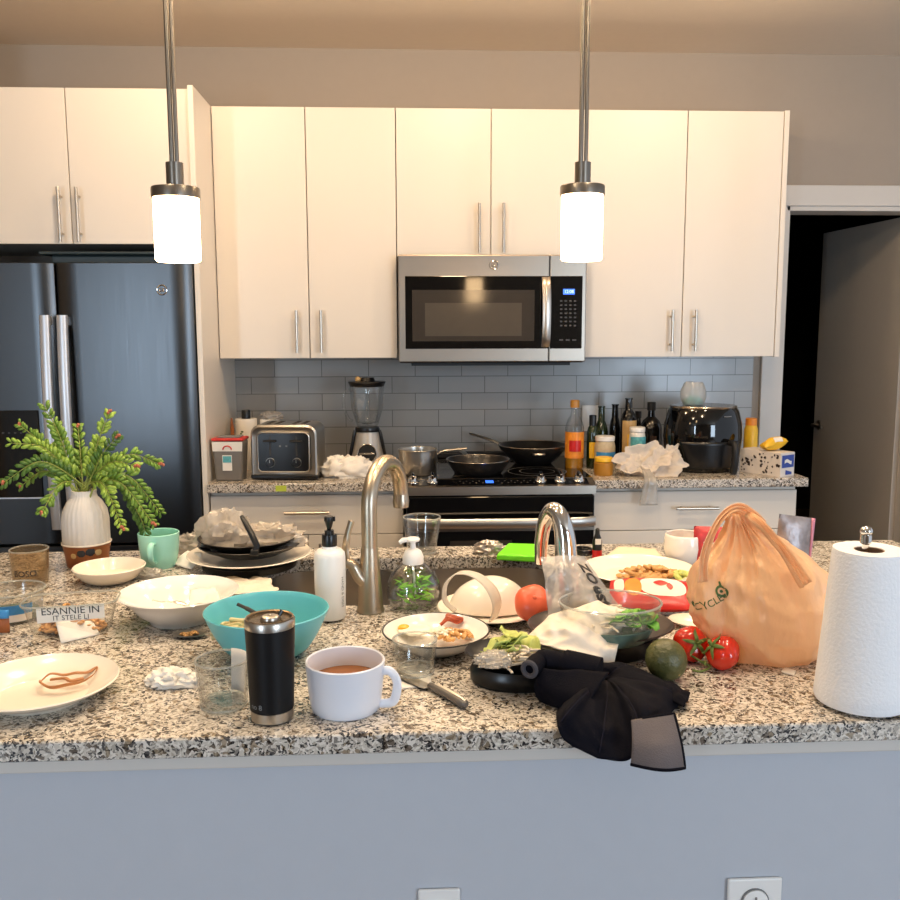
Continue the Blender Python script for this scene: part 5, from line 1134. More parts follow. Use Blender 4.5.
bm.faces.new([bm.verts.new((r_*.28*cos(2*PI*i/12), r_*.28*sin(2*PI*i/12), 0)) for i in range(12)]); bm.faces.new([bm.verts.new(p) for p in ((-.003, r_*.9, 0), (.001, r_*.9, 0), (-.001, r_*1.6, 0), (-.004, r_*1.55, 0))])
bmesh.ops.subdivide_edges(bm, edges=bm.edges[:], cuts=1); stick(bm, mm); finish(bm, 'round_emblem', 'grn', bag, smooth=0)
c = q(709, 584, -.12); mm = Matrix.Translation(c) @ Matrix.Rotation(radians(-8), 4, 'Z') @ Matrix.Rotation(radians(90), 4, 'X') @ Matrix.Rotation(radians(72), 4, 'Z')
bm = text_bm('RE', .019, bold=.002); bmesh.ops.subdivide_edges(bm, edges=bm.edges[:], cuts=2); stick(bm, mm); finish(bm, 'lettering', 'grn', bag, smooth=0)
# silver packet behind the bag
L2 = on(790, 572); L2.y = L.y+.17; L2 = Vector((atY(792, 540, L2.y).x, L2.y, TOP)); t2 = thing('foil_packet', 'silver patterned foil packet with pink edge behind the orange carrier bag', 'packet', L2, rz=radians(4))
h = hgt(L2, 792, 514); w = .036; bm = B(); pk = lambda u, v, s: Vector(((u-.5)*2*w+v*.014-.006, s*.016*(sin(PI*u)*sin(PI*v))**.6, v*h*(1-.05*u)+.001))
surf(bm, lambda u, v: pk(u, v, -1), 16, 24); surf(bm, lambda u, v: pk(u, v, 1), 16, 24); bmesh.ops.remove_doubles(bm, verts=bm.verts[:], dist=.0003); finish(bm, 'packet_body', 'silver', t2, smooth=60)
bm = B(); surf(bm, lambda u, v: pk(.9+.1*u, v, -1)+Vector((0, -.001, 0)), 3, 20); finish(bm, 'pink_edge', 'pink', t2, solid=.002)
L2 = on(789, 674); bm = B(); sheet(bm, [on(781, 673)-L2, on(794, 677)-L2, on(796, 672)-L2, on(785, 668)-L2], 6, 5, .001, 60); xform(bm, Matrix.Translation((0, 0, .002)))
tag(finish(bm, 'paper_scrap', 'label', loc=L2, solid=.001), 'small white paper scrap at the foot of the orange carrier bag', 'paper')
# ---- paper towel
L = on(860, 703); k = mpp(L); t = thing('paper_towel_roll', 'standing white paper towel roll on a chrome holder at the right front', 'paper towel', L); h = hgt(L, 860, 549); rb, rt = 44*k, 33.5*k
bm = B(); lathe(bm, [(0, 0), (rb*.8, 0), (rb*.8, .004), (0, .004)], 40); finish(bm, 'holder_base', 'chrome', t)
rc = rt*.42
def tw(qv, a): s = 1+.006*nz((cos(a)*2, sin(a)*2, qv.z*12), 1.5, 2); return Vector((qv.x*s, qv.y*s, qv.z))
bm = B(); lathe(bm, [(rc, .006), (rb*.97, .006), (rb, .012)]+[(rb+(rt-rb)*u/10, .012+(h-.016)*u/10) for u in range(1, 11)]+[(rt*.985, h), (rc, h-.001), (rc, h-.05)], 72, fn=tw); finish(bm, 'towel', 'towel', t, smooth=50)
bm = B(); lathe(bm, [(rc*.98, h-.002), (rc*.9, h-.002), (rc*.9, h-.06), (0, h-.06)], 32); finish(bm, 'cardboard_core', 'cardb', t)
hr = hgt(L, 854, 527); bm = B(); lathe(bm, [(0, .004), (.005, .004), (.005, hr-.026), (.008, hr-.024), (.008, hr-.012), (.005, hr-.011)], 20, c=(-.006, 0)); ball(bm, (-.006, 0, hr-.006), .009, 1, 1, .8, 18, 10); finish(bm, 'holder_rod', 'chrome', t)
# ---- navy cap with grey brim
L = on(607, 712); L.y = 1.30; L = Vector((atY(607, 700, 1.30).x, 1.30, TOP)); t = thing('baseball_cap', 'dark navy cap hanging over the counter edge with a grey brim', 'cap', L)
q = lambda x, y, Y: atY(x, y, Y)-L
bt = q(606, 679, 1.34)
hem = [q(*p) for p in ((557, 712, 1.27), (556, 724, 1.178), (562, 741, 1.165), (580, 753, 1.160), (603, 761.5, 1.160), (628, 762, 1.160), (637, 742, 1.163), (652, 727, 1.175), (671, 714, 1.25), (680, 700, 1.30), (662, 686, 1.36), (636, 674, 1.41), (608, 668, 1.42), (580, 674, 1.41), (564, 692, 1.34))]
def hemp(u):
    n = len(hem); x = (u % 1)*n; i = int(x) % n; f = x-int(x); p0, p1, p2, p3 = hem[i-1], hem[i], hem[(i+1) % n], hem[(i+2) % n]
    return .5*(2*p1+(p2-p0)*f+(2*p0-5*p1+4*p2-p3)*f*f+(3*p1-p0-3*p2+p3)*f**3)
cen = sum((p for p in hem), Vector())/len(hem)
def crown(u, v):
    v = .02+.98*v; e = hemp(u); p = bt*(1-v)+e*v; o = Vector((0, -.72, .7))
    bulge = .034*sin(PI*min(1, v*.95))**.8; seam = -.0035*max(0, 1-abs(((u*6) % 1)-.5)*9)*min(1, v*3)
    wr = .010*v**.6*(1-2*abs(nz(p, 13, 2)))+.005*(1-2*abs(nz(p, 30, 7)))-.003
    r = p+o*(bulge+seam+wr*(1-.6*(v > .93)))
    if r.y+L.y > 1.19 and r.z < .003: r.z = .003
    return r
bm = B(); surf(bm, crown, 96, 30, closeu=True); finish(bm, 'crown', 'navy', t, smooth=70, solid=.002)
bm = B(); ball(bm, crown(0, 0)*.5+crown(.5, 0)*.5+Vector((0, -.002, .003)), .006, 1, 1, .6, 16, 8); finish(bm, 'button', 'navy', t)
for i in range(6):
    bm = B(); u0 = (i+.5)/6; tube(bm, [crown(u0, v/20)+Vector((0, -.0016, .0012)) for v in range(1, 20)], .0011, 6); finish(bm, 'seam', 'seam', t)
bc = [q(*p) for p in ((629, 718, 1.181), (671, 711, 1.191), (680, 763, 1.146), (627, 759, 1.158))]
def brim(u, v):
    a, b, c, d = bc; p = a*(1-u)*(1-v)+b*u*(1-v)+c*u*v+d*(1-u)*v; return p+Vector((0, -1, .15))*(.013+.002*v+.014*sin(PI*u)*min(1, v*2)+.010*sin(PI*v*.8)+.002*nz(p, 20, 3))
bm = B(); surf(bm, brim, 20, 20); br = finish(bm, 'brim', 'greyc', t, smooth=60, solid=.003)
bm = B(); tube(bm, [brim(u/12, 0) for u in range(3, 12)]+[brim(1, v/14) for v in range(15)]+[brim(1-u/12, 1) for u in range(1, 13)], .0026, 8); finish(bm, 'brim_edge', 'navy', br)
# dark cloth under the cap
L = on(560, 690); t = thing('dark_cloth', 'black cloth and shaded underside of the white paper bag, left of the navy cap', 'cloth', L); L3 = L
bm = B(); q = lambda x, y, z: atZ(x, y, TOP+z)-L
tube(bm, spline([q(530, 669, .058), q(541, 661, .058), q(565, 664, .055), q(600, 672, .05)], 8), [.014]*8+[.017]*8+[.022]*9, 20); rl = finish(bm, 'shaded_bag_underside', 'navy', t, smooth=60)  # dark roll standing in for the shaded underside of the paper bag
MT['rollrim'] = P('charcoal_hem', (62, 60, 66), .8)
bm = B(); e = q(529.5, 669.3, .058); d = (q(541, 661, .058)-e).normalized(); tube(bm, [e+(Matrix.Rotation(i*PI/10, 3, d) @ d.cross(Vector((0, 0, 1))).normalized())*.0105 for i in range(20)], .0040, 8, True); finish(bm, 'roll_end', 'rollrim', rl)
ea, eb = [q(x, y, .002) for x, y in ((545, 706), (588, 712))], None
cs = [q(540, 700, .003), q(592, 716, .003), q(610, 672, .06), q(540, 668, .055)]
bm = B(); sheet(bm, cs, 28, 22, .008, 16, 12, lift=lambda u, v: .030*sin(PI*min(1, v*.9+.1))*(.4+.6*u)); 
for v in bm.verts: v.co.z = max(v.co.z, .003)
finish(bm, 'drape', 'navy', t, smooth=70, solid=.003)
L = on(676, 702); bm = B(); cs = [on(650, 700)-L, on(684, 714)-L, on(690, 700)-L, on(664, 690)-L]; sheet(bm, cs, 18, 14, .009, 20, 15, lift=lambda u, v: .014*sin(PI*u)*sin(PI*v)); xform(bm, Matrix.Translation((0, 0, .009)))
for v in bm.verts: v.co.z = max(v.co.z, .002)
tag(finish(bm, 'cloth_strap', 'navy', loc=L, smooth=70, solid=.003), 'loose dark cloth strap of the cap beside the avocado', 'cloth')
# ================================================================ back counter
def bloc(px, py, z=TOP): return atZ(px, py, z)
def bY(px, Y, z=TOP): p = atY(px, 465, Y); return Vector((p.x, Y, z))
# canister with red lid
L = bY(231, 3.42); k = mpp(L); h = hgt(L, 231, 437); t = thing('food_canister', 'smoky square canister with red lid and white label, left of the toaster', 'canister', L, rz=radians(-4))
w0, w1, d = 13*k, 15.5*k, .045
def taper(bm, z0, z1, a0, a1, b0, b1):
    lo = [bm.verts.new(p) for p in ((-a0, -b0, z0), (a0, -b0, z0), (a0, b0, z0), (-a0, b0, z0))]; hi = [bm.verts.new(p) for p in ((-a1, -b1, z1), (a1, -b1, z1), (a1, b1, z1), (-a1, b1, z1))]
    bm.faces.new(lo); bm.faces.new(hi)
    for i in range(4): j = (i+1) % 4; bm.faces.new([lo[i], lo[j], hi[j], hi[i]])
bm = B(); taper(bm, 0, h*.93, w0, w1, d*.9, d); finish(bm, 'canister_body', 'smoke', t, bevel=.008, smooth=0)
bm = B(); box(bm, -w1-.002, w1+.002, -d-.002, d+.002, h*.93, h); finish(bm, 'lid', 'redl', t, bevel=.005, smooth=0)
bm = B(); box(bm, -w1*.75, w1*.75, -d*.7, d*.7, h, h+.004); finish(bm, 'lid_window', 'grey', t, bevel=.002, smooth=0)
fy = lambda z: -(d*.9+d*.1*z/(h*.93))-.0012; fw = lambda z: w0+(w1-w0)*z/(h*.93)
bm = B(); surf(bm, lambda u, v: Vector(((u-.5)*1.96*fw(h*(.70+.22*v)), fy(h*(.70+.22*v)), h*(.70+.22*v))), 3, 3); lb = finish(bm, 'label_band', 'label', t, smooth=0)
bm = B(); tube(bm, [(.016*cos(a*PI/10), fy(h*.78)-.0012, h*.74+.014*sin(a*PI/10)) for a in range(11)], .0025, 6); finish(bm, 'red_arc', 'redl', lb); 
bm = B(); surf(bm, lambda u, v: Vector((-.020+.036*u, fy(h*.3)-.0012, h*(.25+.36*v))), 3, 3); l2 = finish(bm, 'label', 'label', t, smooth=0)
bm = B(); surf(bm, lambda u, v: Vector((-.018+.032*u, fy(h*.3)-.0020, h*(.44+.15*v))), 3, 3); finish(bm, 'blue_print', 'potion', l2, smooth=0)
# white canisters behind toaster
for px, Y, wpx, top, lab in ((247.5, 3.70, 21, 418.5, 'white paper-wrapped canister with leaf print and black cap, behind the toaster on the left'), (271, 3.72, 19, 419, 'white paper-wrapped canister under crumpled film, behind the toaster on the right')):
    L = bY(px, Y); k = mpp(L); h = hgt(L, px, top); R = wpx/2*k; t = thing('white_canister', lab, 'canister', L)
    bm = B(); lathe(bm, [(0, 0), (R*.98, 0), (R, .003), (R, h-.003), (R*.97, h), (0, h)], 36); finish(bm, 'canister_body', 'label', t)
    if px < 250:
        bm = B(); lathe(bm, [(0, h), (R*.42, h), (R*.42, h+.032), (R*.38, h+.035), (0, h+.035)], 24); finish(bm, 'cap', 'black', t)
        bm = B(); 
        for s in (-1, 1, 0): ball(bm, (R*.99*cos(-1.9+s*.12), R*.99*sin(-1.9+s*.12), h*.72+.008*s), .006, 1, .4, .6, 8, 6)
        finish(bm, 'leaf_print', 'grn', t)
    else:
        bm = B(); wad(bm, .032, 1.3, 1, .6, 61, .4); xform(bm, Matrix.Translation((.006, 0, h))); finish(bm, 'film_top', 'film', t, smooth=60)
L = bY(233.5, 3.66); bm = B(); h = hgt(L, 233.5, 418); tube(bm, [(0, 0, 0), (0, 0, h*.8), (-.002, 0, h)], [.008, .008, .003], 10); tag(finish(bm, 'thin_stick', 'brown', loc=L), 'thin dark stick standing against the white panel behind the red-lidded canister', 'stick')
# toaster
L = bY(284, 3.385); k = mpp(L); W = 66*k; h = hgt(L, 284, 424)*.98; t = thing('toaster', 'stainless four-slot toaster with black control front', 'toaster', L+Vector((0, 0, 0)), rz=radians(-5)); Dp = .20
bm = B(); box(bm, -W/2-.003, W/2+.003, .0, Dp, .004, .024); finish(bm, 'base', 'black', t, bevel=.006, smooth=0)
bm = B(); n = 12; r = .035
def shell(z0, zt_, hw, rr):
    pts = [(-hw, z0)]+[(-hw+rr-rr*cos(i*PI/2/8), zt_-rr+rr*sin(i*PI/2/8)) for i in range(9)]+[(hw-rr+rr*sin(i*PI/2/8), zt_-rr+rr*cos(i*PI/2/8)) for i in range(9)]+[(hw, z0)]
    return pts
secs = [(.004, .92), (.0, .96), (.004, 1.0), (Dp-.02, 1.0), (Dp-.005, .97)]; rings = [[bm.verts.new((x*s, y, .022+(z-.022)*s)) for x, z in shell(.022, h, W/2, r)] for y, s in secs]
for r0, r1 in zip(rings, rings[1:]):
    for i in range(len(r0)-1): bm.faces.new([r0[i], r0[i+1], r1[i+1], r1[i]])
bm.faces.new(rings[0]); bm.faces.new(rings[-1]); finish(bm, 'shell', 'stain', t, smooth=50)
bm = B(); x = .32*W/.5*.74; pr = rrect(-W*.385, W*.385, .036, h*.86, .016, 6); f0 = [bm.verts.new((a, -.0045, b)) for a, b in pr]; f1 = [bm.verts.new((a, .004, b)) for a, b in pr]; bm.faces.new(f0)
for i in range(len(pr)): j = (i+1) % len(pr); bm.faces.new([f0[i], f0[j], f1[j], f1[i]])
fp = finish(bm, 'control_front', 'black', t, smooth=30)
bm = B(); tube(bm, [(a, -.003, b) for a, b in rrect(-W*.39, W*.39, .034, h*.865, .018, 6)], .003, 8, True); finish(bm, 'front_frame', 'stain', t)
for s in (-1, 1):
    cx = s*W*.2; zk = h*.33
    bm = B(); lathe(bm, [(0, .014), (.013, .014), (.0155, .011), (.0165, 0)], 28); xform(bm, Matrix.Translation((cx, -.0045, zk)) @ Matrix.Rotation(radians(90), 4, 'X')); kn_ = finish(bm, 'knob', 'black', t)
    bm = B(); tube(bm, [(cx+.0168*cos(a*PI/14), -.006, zk+.0168*sin(a*PI/14)) for a in range(28)], .0013, 6, True); box(bm, cx-.001, cx+.001, -.0195, -.018, zk, zk+.012); finish(bm, 'knob_ring', 'stain', kn_)
    bm = B(); box(bm, cx-.003, cx+.003, -.0052, -.0044, h*.45, h*.8); finish(bm, 'lever_slot', 'kick', t, smooth=0)
    bm = B(); box(bm, cx-.024, cx+.024, -.022, -.0045, h*.70, h*.735); finish(bm, 'lever', 'blackm', t, bevel=.003, smooth=0)
    bm = B(); box(bm, s*.006-.0035+s*.006, s*.006+.0035+s*.006, -.0056, -.0045, h*.61, h*.64); finish(bm, 'button', 'grey', t, smooth=0)
for sx_ in (-1, 1):
    for o_ in (-.017, .017):
        bm = B(); c = sx_*W*.2+o_; box(bm, c-.009, c+.009, .035, Dp-.04, h-.002, h+.0006); finish(bm, 'slot', 'kick', t, smooth=0)
# blender
L = bY(368, 3.70); k = mpp(L); h = hgt(L, 368, 378); hj = hgt(L, 368, 429.5); t = thing('blender', 'silver blender with ribbed glass jar and black lid', 'blender', L)
bm = B(); lathe(bm, [(0, 0), (.078, 0), (.08, .006), (.072, .03), (.058, hj*.6), (.048, hj-.01), (.047, hj-.006), (0, hj-.006)], 36, sy=.95); finish(bm, 'motor_base', 'silverp', t)
bm = B(); lathe(bm, [(0, hj-.007), (.05, hj-.007), (.052, hj), (.049, hj+.012), (0, hj+.012)], 36); finish(bm, 'jar_collar', 'black', t)
for s in (-1, 1):
    bm = B(); tube(bm, spline([(s*.079, -.005, .006), (s*.07, -.01, .05), (s*.055, -.012, hj-.03), (s*.048, -.008, hj-.004)], 5), .012, 10, flat=.6); finish(bm, 'side_trim', 'black', t)
zb = hj*.42; bm = B(); lathe(bm, [(0, .006), (.031, .006), (.034, .003), (.036, 0)], 32); xform(bm, Matrix.Translation((0, -.063, zb)) @ Matrix.Rotation(radians(82), 4, 'X')); dl = finish(bm, 'dial', 'black', t)
bm = B(); box(bm, -.032, .032, -.078, -.070, zb-.004, zb+.004); tube(bm, [(.037*cos(a*PI/14), -.0655+.005*sin(a*PI/14), zb+.037*sin(a*PI/14)) for a in range(28)], .0025, 6, True); finish(bm, 'dial_pointer', 'chrome', dl, bevel=.001)
ribj = lambda q_, a: Vector((q_.x*(1+.03*cos(8*a)), q_.y*(1+.03*cos(8*a)), q_.z))
rj, ht_ = 17*k*.98, h-.03
bm = B(); lathe(bm, [(.040, hj+.012), (.046, hj+.03), (rj*.92, hj+.09), (rj, ht_), (rj-.003, ht_), (rj*.92-.003, hj+.09), (.042, hj+.03), (0, hj+.02)], 64, fn=ribj); finish(bm, 'jar', 'glass', t)
bm = B(); tube(bm, spline([(-rj*.95, -.01, ht_-.015), (-rj*1.32, -.02, ht_-.03), (-rj*1.35, -.02, ht_-.09), (-rj*1.1, -.015, ht_-.135), (-rj*.88, -.01, ht_-.145)], 6), .008, 10, flat=.8); finish(bm, 'jar_handle', 'glass', t)
bm = B(); lathe(bm, [(0, ht_-.004), (rj*1.02, ht_-.004), (rj*1.05, ht_+.004), (rj*1.12, ht_+.012), (rj*1.1, ht_+.016), (rj*.5, ht_+.018), (rj*.42, ht_+.032), (0, ht_+.033)], 40); ld = finish(bm, 'lid', 'black', t)
bm = B(); ball(bm, (-rj*.5, -.02, ht_+.026), .012, seg=14, rings=8); finish(bm, 'lid_knob', 'tanp', ld)
# cloth by the blender
L = bY(352, 3.46); bm = B(); wad(bm, .058, 1.25, .75, .85, 71, .38, 1.6); wad(bm, .05, 1.1, .8, 1.0, 74, .4, 1.8, c=(-.055, .0, 0)); tag(finish(bm, 'dish_towel', 'paper', loc=L, smooth=60), 'crumpled cream dish towel in front of the blender', 'towel')
# pots on the range
CZ = .9219
def pan(name, label, px, Y, rpx, hh, mats, handle, tilt=0, z=CZ, rim=True, rb=.8):
    L = bY(px, Y, z); k = mpp(L); R = rpx*k; t = thing(name, label, 'pan', L)
    bm = B(); vessel(bm, [(R*rb, 0), (R*(rb+.04), .004), (R*.97, hh*.8), (R, hh)], .003, 52); b_ = finish(bm, 'pan_body', mats[0], t)
    if rim: bm = B(); tube(bm, [(R*cos(i*PI/26), R*sin(i*PI/26), hh) for i in range(52)], .0026, 8, True); finish(bm, 'rim', mats[1], t)
    if handle:
        a, ln, up = handle; d = Vector((cos(a), sin(a), 0)); bm = B(); tube(bm, spline([d*R*.97+Vector((0, 0, hh*.75)), d*(R+ln*.25)+Vector((0, 0, hh*.85+up*.4)), d*(R+ln)+Vector((0, 0, hh*.85+up))], 6), [.007]*6+[.0095]*6+[.008], 12, flat=.6); finish(bm, 'handle', mats[2], t)
    return t, R
t, R = pan('saucepan', 'small stainless saucepan on the left of the cooktop', 418, 3.48, 19.5, .095, ('stain', 'stain', 'stain'), (radians(12), .12, .01), rb=.93)
t, R = pan('frying_pan', 'black frying pan in the middle front of the cooktop', 478, 3.47, 31.5, .055, ('skil', 'panrim', 'stain'), (radians(105), .12, .02), rb=.72)
t, R = pan('wok', 'large black wok at the back right of the cooktop', 533, 3.72, 34.5, .078, ('skil', 'panrim', 'stain'), (radians(150), .15, .045), rb=.5)
bm = B(); tube(bm, spline([(-.02, -R*.97, .055), (-.018, -R-.035, .06), (.018, -R-.035, .06), (.02, -R*.97, .055)], 5), .005, 8); finish(bm, 'helper_handle', 'stain', t)
# bottles
def bottle(name, label, cat, px, Y, wpx, top, shoulder, neckw, m, capm=None, caph=.03, extra=None, group=None, rot=0):
    L = bY(px, Y); k = mpp(L); h = hgt(L, px, top); hs = hgt(L, px, shoulder); R, rn = wpx/2*k, neckw/2*k; t = thing(name, label, cat, L, group)
    hn = hs+(h-hs)*.45; pr = [(0, 0), (R*.95, 0), (R, .004), (R, hs), (R*.93, hs+(hn-hs)*.25), (R*.6+rn*.4, hs+(hn-hs)*.65), (rn*1.15, hn), (rn, h-caph if capm else h-.006)]
    if not capm: pr += [(rn*1.2, h-.006), (rn*1.2, h)]
    pr += [(0, pr[-1][1])]
    bm = B(); lathe(bm, pr, 36); finish(bm, 'bottle_body', m, t)
    if capm: bm = B(); lathe(bm, [(0, h-caph), (rn*1.3, h-caph), (rn*1.3, h-.002), (rn*1.1, h), (0, h)], 24); finish(bm, 'cap', capm, t)
    for z0, z1, a0, a1, mm in extra or []:
        bm = B(); label_band(bm, lambda z: R, hs*z0, hs*z1, a0, a1, 18, .0008); finish(bm, 'label', mm, t)
    return t, R, h, hs
t, R, h, hs = bottle('oil_bottle', 'clear oil bottle with big orange label at the left end of the bottle group', 'bottle', 574, 3.60, 18.5, 400, 428, 7, 'glass', 'mustard', .03, [(.28, .92, -PI, 0, 'orange')])
bm = B(); label_band(bm, lambda z: R, hs*.45, hs*.72, -2.3, -1.0, 14, .0016); finish(bm, 'red_print', 'red', t)
bm = B(); lathe(bm, [(0, .004), (R*.93, .004), (R*.93, hs*.3), (0, hs*.3)], 30); finish(bm, 'oil', 'oil', t)
bottle('oil_bottle', 'short dark green bottle with yellow label beside the clear oil bottle', 'bottle', 592, 3.62, 11.5, 415, 433, 5.5, 'greenb', 'black', .045, [(.3, .75, -2.3, -.9, 'yellow')])
bottle('wine_bottle', 'green wine bottle with plain neck behind the white-lidded jar', 'bottle', 600.5, 3.78, 13.5, 406, 432, 6, 'greenb')
bottle('wine_bottle', 'slim black wine bottle behind and right of the white-lidded jar', 'bottle', 614, 3.80, 11, 404, 428, 6, 'darkb')
t, R, h, hs = bottle('liquor_bottle', 'tallest dark bottle with tan and yellow label in the middle of the bottle group', 'bottle', 627.5, 3.70, 16, 398, 420, 6.5, 'darkb', None, .03, [(.05, 1.0, -2.6, -.5, 'tanp')])
bm = B(); label_band(bm, lambda z: R, hs*.25, hs*.7, -1.9, -.9, 12, .0018); finish(bm, 'yellow_print', 'yellow', t)
bottle('sauce_bottle', 'thin black bottle behind the teal and white tub', 'bottle', 637, 3.80, 8, 411, 430, 5, 'darkb', 'black', .03)
bottle('liqueur_bottle', 'round-bodied black bottle left of the air fryer', 'bottle', 650, 3.75, 22, 402, 428, 6.5, 'darkb', 'blackm', .035, [(.4, .8, -1.9, -1.3, 'bplate2')])
def jar(name, label, px, Y, wpx, top, lidm, bodym, bands, lidh=.018):
    L = bY(px, Y); k = mpp(L); h = hgt(L, px, top); R = wpx/2*k; t = thing(name, label, 'jar', L)
    bm = B(); lathe(bm, [(0, 0), (R*.95, 0), (R, .004), (R, h*.7), (R*.88, h-lidh-.002), (0, h-lidh-.002)], 36); finish(bm, 'jar_body', bodym, t)
    bm = B(); lathe(bm, [(0, h-lidh), (R*.93, h-lidh), (R*.94, h-.002), (R*.9, h), (0, h)], 36); finish(bm, 'lid', lidm, t)
    for z0, z1, mm in bands: bm = B(); label_band(bm, lambda z: R, h*z0, h*z1, -2.7, -.4, 18, .0008); finish(bm, 'label', mm, t)
jar('condiment_jar', 'glass jar with white lid and blue-grey label in front of the wine bottles', 604.5, 3.58, 20.5, 436, 'white', 'mayo', [(.2, .55, 'blue')])
jar('mustard_jar', 'small jar with yellow lid at the front of the bottle group', 603.5, 3.44, 19, 457, 'yellow', 'mustard', [], .016)
jar('supplement_tub', 'teal and white tub behind the crumpled plastic bag', 636.5, 3.60, 16.5, 427, 'white', 'label', [(.15, .78, 'potion')])
# crumpled plastic bag on the counter with a tail over the edge
L = bY(645, 3.44); t = thing('plastic_bag', 'crumpled milky plastic bag on the worktop in front of the bottles, one end hanging down', 'bag', L)
q = lambda x, y, d=0: atY(x, y, L.y+d)-L
def petal(bm, cs, seed, up, amp=.012):
    a, b, c, d = [Vector(p) for p in cs]; nrm = (b-a).cross(d-a).normalized(); cen_ = (a+b+c+d)/4
    def pf(ang, r_):
        ang *= 2*PI; cx, sy = cos(ang), sin(ang); k_ = 1.16/(abs(cx)**2.6+abs(sy)**2.6)**(1/2.6)*(1+.10*sin(7*ang+seed)+.06*sin(13*ang+seed*2)); u, v = .5+.5*cx*k_*r_, .5+.5*sy*k_*r_
        p = a*(1-u)*(1-v)+b*u*(1-v)+c*u*v+d*(1-u)*v
        return p+nrm*(up*(1-r_*r_)+amp*r_**.5*((1-2*abs(nz(p, 16, seed)))+.6*(1-2*abs(nz(p, 38, seed+5)))-.5))
    surf(bm, pf, 72, 20, closeu=True)
bm = B()
petal(bm, [q(610, 458, -.03), q(640, 477, -.07), q(676, 458, -.05), q(652, 441, .02)], 5, -.03)
petal(bm, [q(640, 470, -.06), q(664, 482, -.075), q(689, 464, -.05), q(660, 447, .0)], 15, -.02)
petal(bm, [q(612, 462, .0), q(628, 474, -.05), q(655, 470, .0), q(640, 448, .04)], 25, .02)
petal(bm, [q(655, 470, -.02), q(668, 476, -.03), q(682, 452, .0), q(668, 444, .02)], 35, -.015)
for v in bm.verts: v.co.z = max(v.co.z, .002)
finish(bm, 'bag_body', 'filmw', t, smooth=60, solid=.0008)
bm = B(); wad(bm, .055, 1.25, .7, .8, 83, .4, 1.7, 44, 26, flat=.4); finish(bm, 'bag_inside', 'filmw', t, smooth=60)
bm = B(); p0 = Vector((-.02, 3.40-L.y, .02)); pth = spline([(-.015, -.06, .03), (-.018, 3.303-L.y, .006), (-.02, 3.298-L.y, -.04), (-.022, 3.300-L.y, -.095)], 6); n = len(pth)
surf(bm, lambda u, v: pth[min(n-1, int(u*(n-1)+.5))]+Vector(((v-.5)*(.03+.04*u)+.004*sin(9*v), -.004*abs(sin(7*v+u*3)), 0)), n, 12); finish(bm, 'hanging_end', 'film', t, smooth=60, solid=.001)
# air fryer
L = bY(701.5, 3.56); k = mpp(L); h = hgt(L, 701, 405); R = 38.5*k; t = thing('air_fryer', 'large glossy black air fryer with silver top on the right worktop', 'air fryer', L)
bm = B(); lathe(bm, [(0, 0), (R*.82, 0), (R*.86, .006), (R*.95, h*.25), (R, h*.52), (R*.98, h*.72), (R*.9, h*.92), (R*.84, h*.97), (0, h*.97)], 56, sy=.86); finish(bm, 'body', 'bglass', t)
bm = B(); lathe(bm, [(R*.84, h*.965), (R*.855, h*.985), (R*.84, h), (R*.5, h*1.003), (0, h*1.004)], 56, sy=.86); finish(bm, 'top_panel', 'panrim', t)
fy_ = lambda z: -R*.86*(.95+.05*min(1, z/(h*.52)))-.003
bm = B(); frr = lambda z: R*(.86+.14*min(1, (z/(h*.52))**.8))
def bask(u, v): z = h*(.06+.42*v); a = -PI/2+(u-.5)*1.75*(.75+.25*v); rr = frr(z)+.004; return Vector((rr*cos(a), rr*.86*sin(a), z))
surf(bm, bask, 20, 10); bk = finish(bm, 'basket_front', 'black', t, smooth=60, solid=.004)
bm = B(); hx = R*.46; hy = -R*.86*.93
tube(bm, spline([(hx, hy+.01, h*.46), (hx, hy-.03, h*.47), (hx+.002, hy-.045, h*.40), (hx+.002, hy-.045, h*.2), (hx, hy-.035, h*.03)], 6), [.012]*12+[.014]*13, 14); finish(bm, 'basket_handle', 'blackm', bk)
bm = B(); box(bm, -.02, .02, -.002, .002, 0, .0005); bmesh.ops.subdivide_edges(bm, edges=bm.edges[:], cuts=5); bz = h*.86
for v in bm.verts: a = -PI/2+.42+v.co.x/R; rr = R*.945; v.co = Vector((rr*cos(a)*1.0, rr*.86*sin(a)-.0005, bz+v.co.y))
finish(bm, 'printed_mark', 'grey', t, smooth=0)
# clear bag of small items on the air fryer
L2 = Vector((L.x-.05, L.y-.02, TOP+h*1.013)); t = thing('clear_bag', 'small clear round bag with pale blue content on top of the air fryer', 'bag', L2); k = mpp(L2); h2 = hgt(L2, 691, 382)
bm = B(); lathe(bm, [(0, 0), (10*k, 0), (12.5*k, h2*.3), (12.5*k, h2*.6), (10*k, h2*.9), (8.5*k, h2)], 30, fn=lambda q_, a: q_*(1+.06*nz((cos(a)*2, sin(a)*2, q_.z*40), 1.2, 5))); finish(bm, 'bag_film', 'film', t, smooth=60)
bm = B(); wad(bm, 8.5*k, 1, 1, .6, 91, .3); finish(bm, 'contents', 'potion', t, smooth=60)
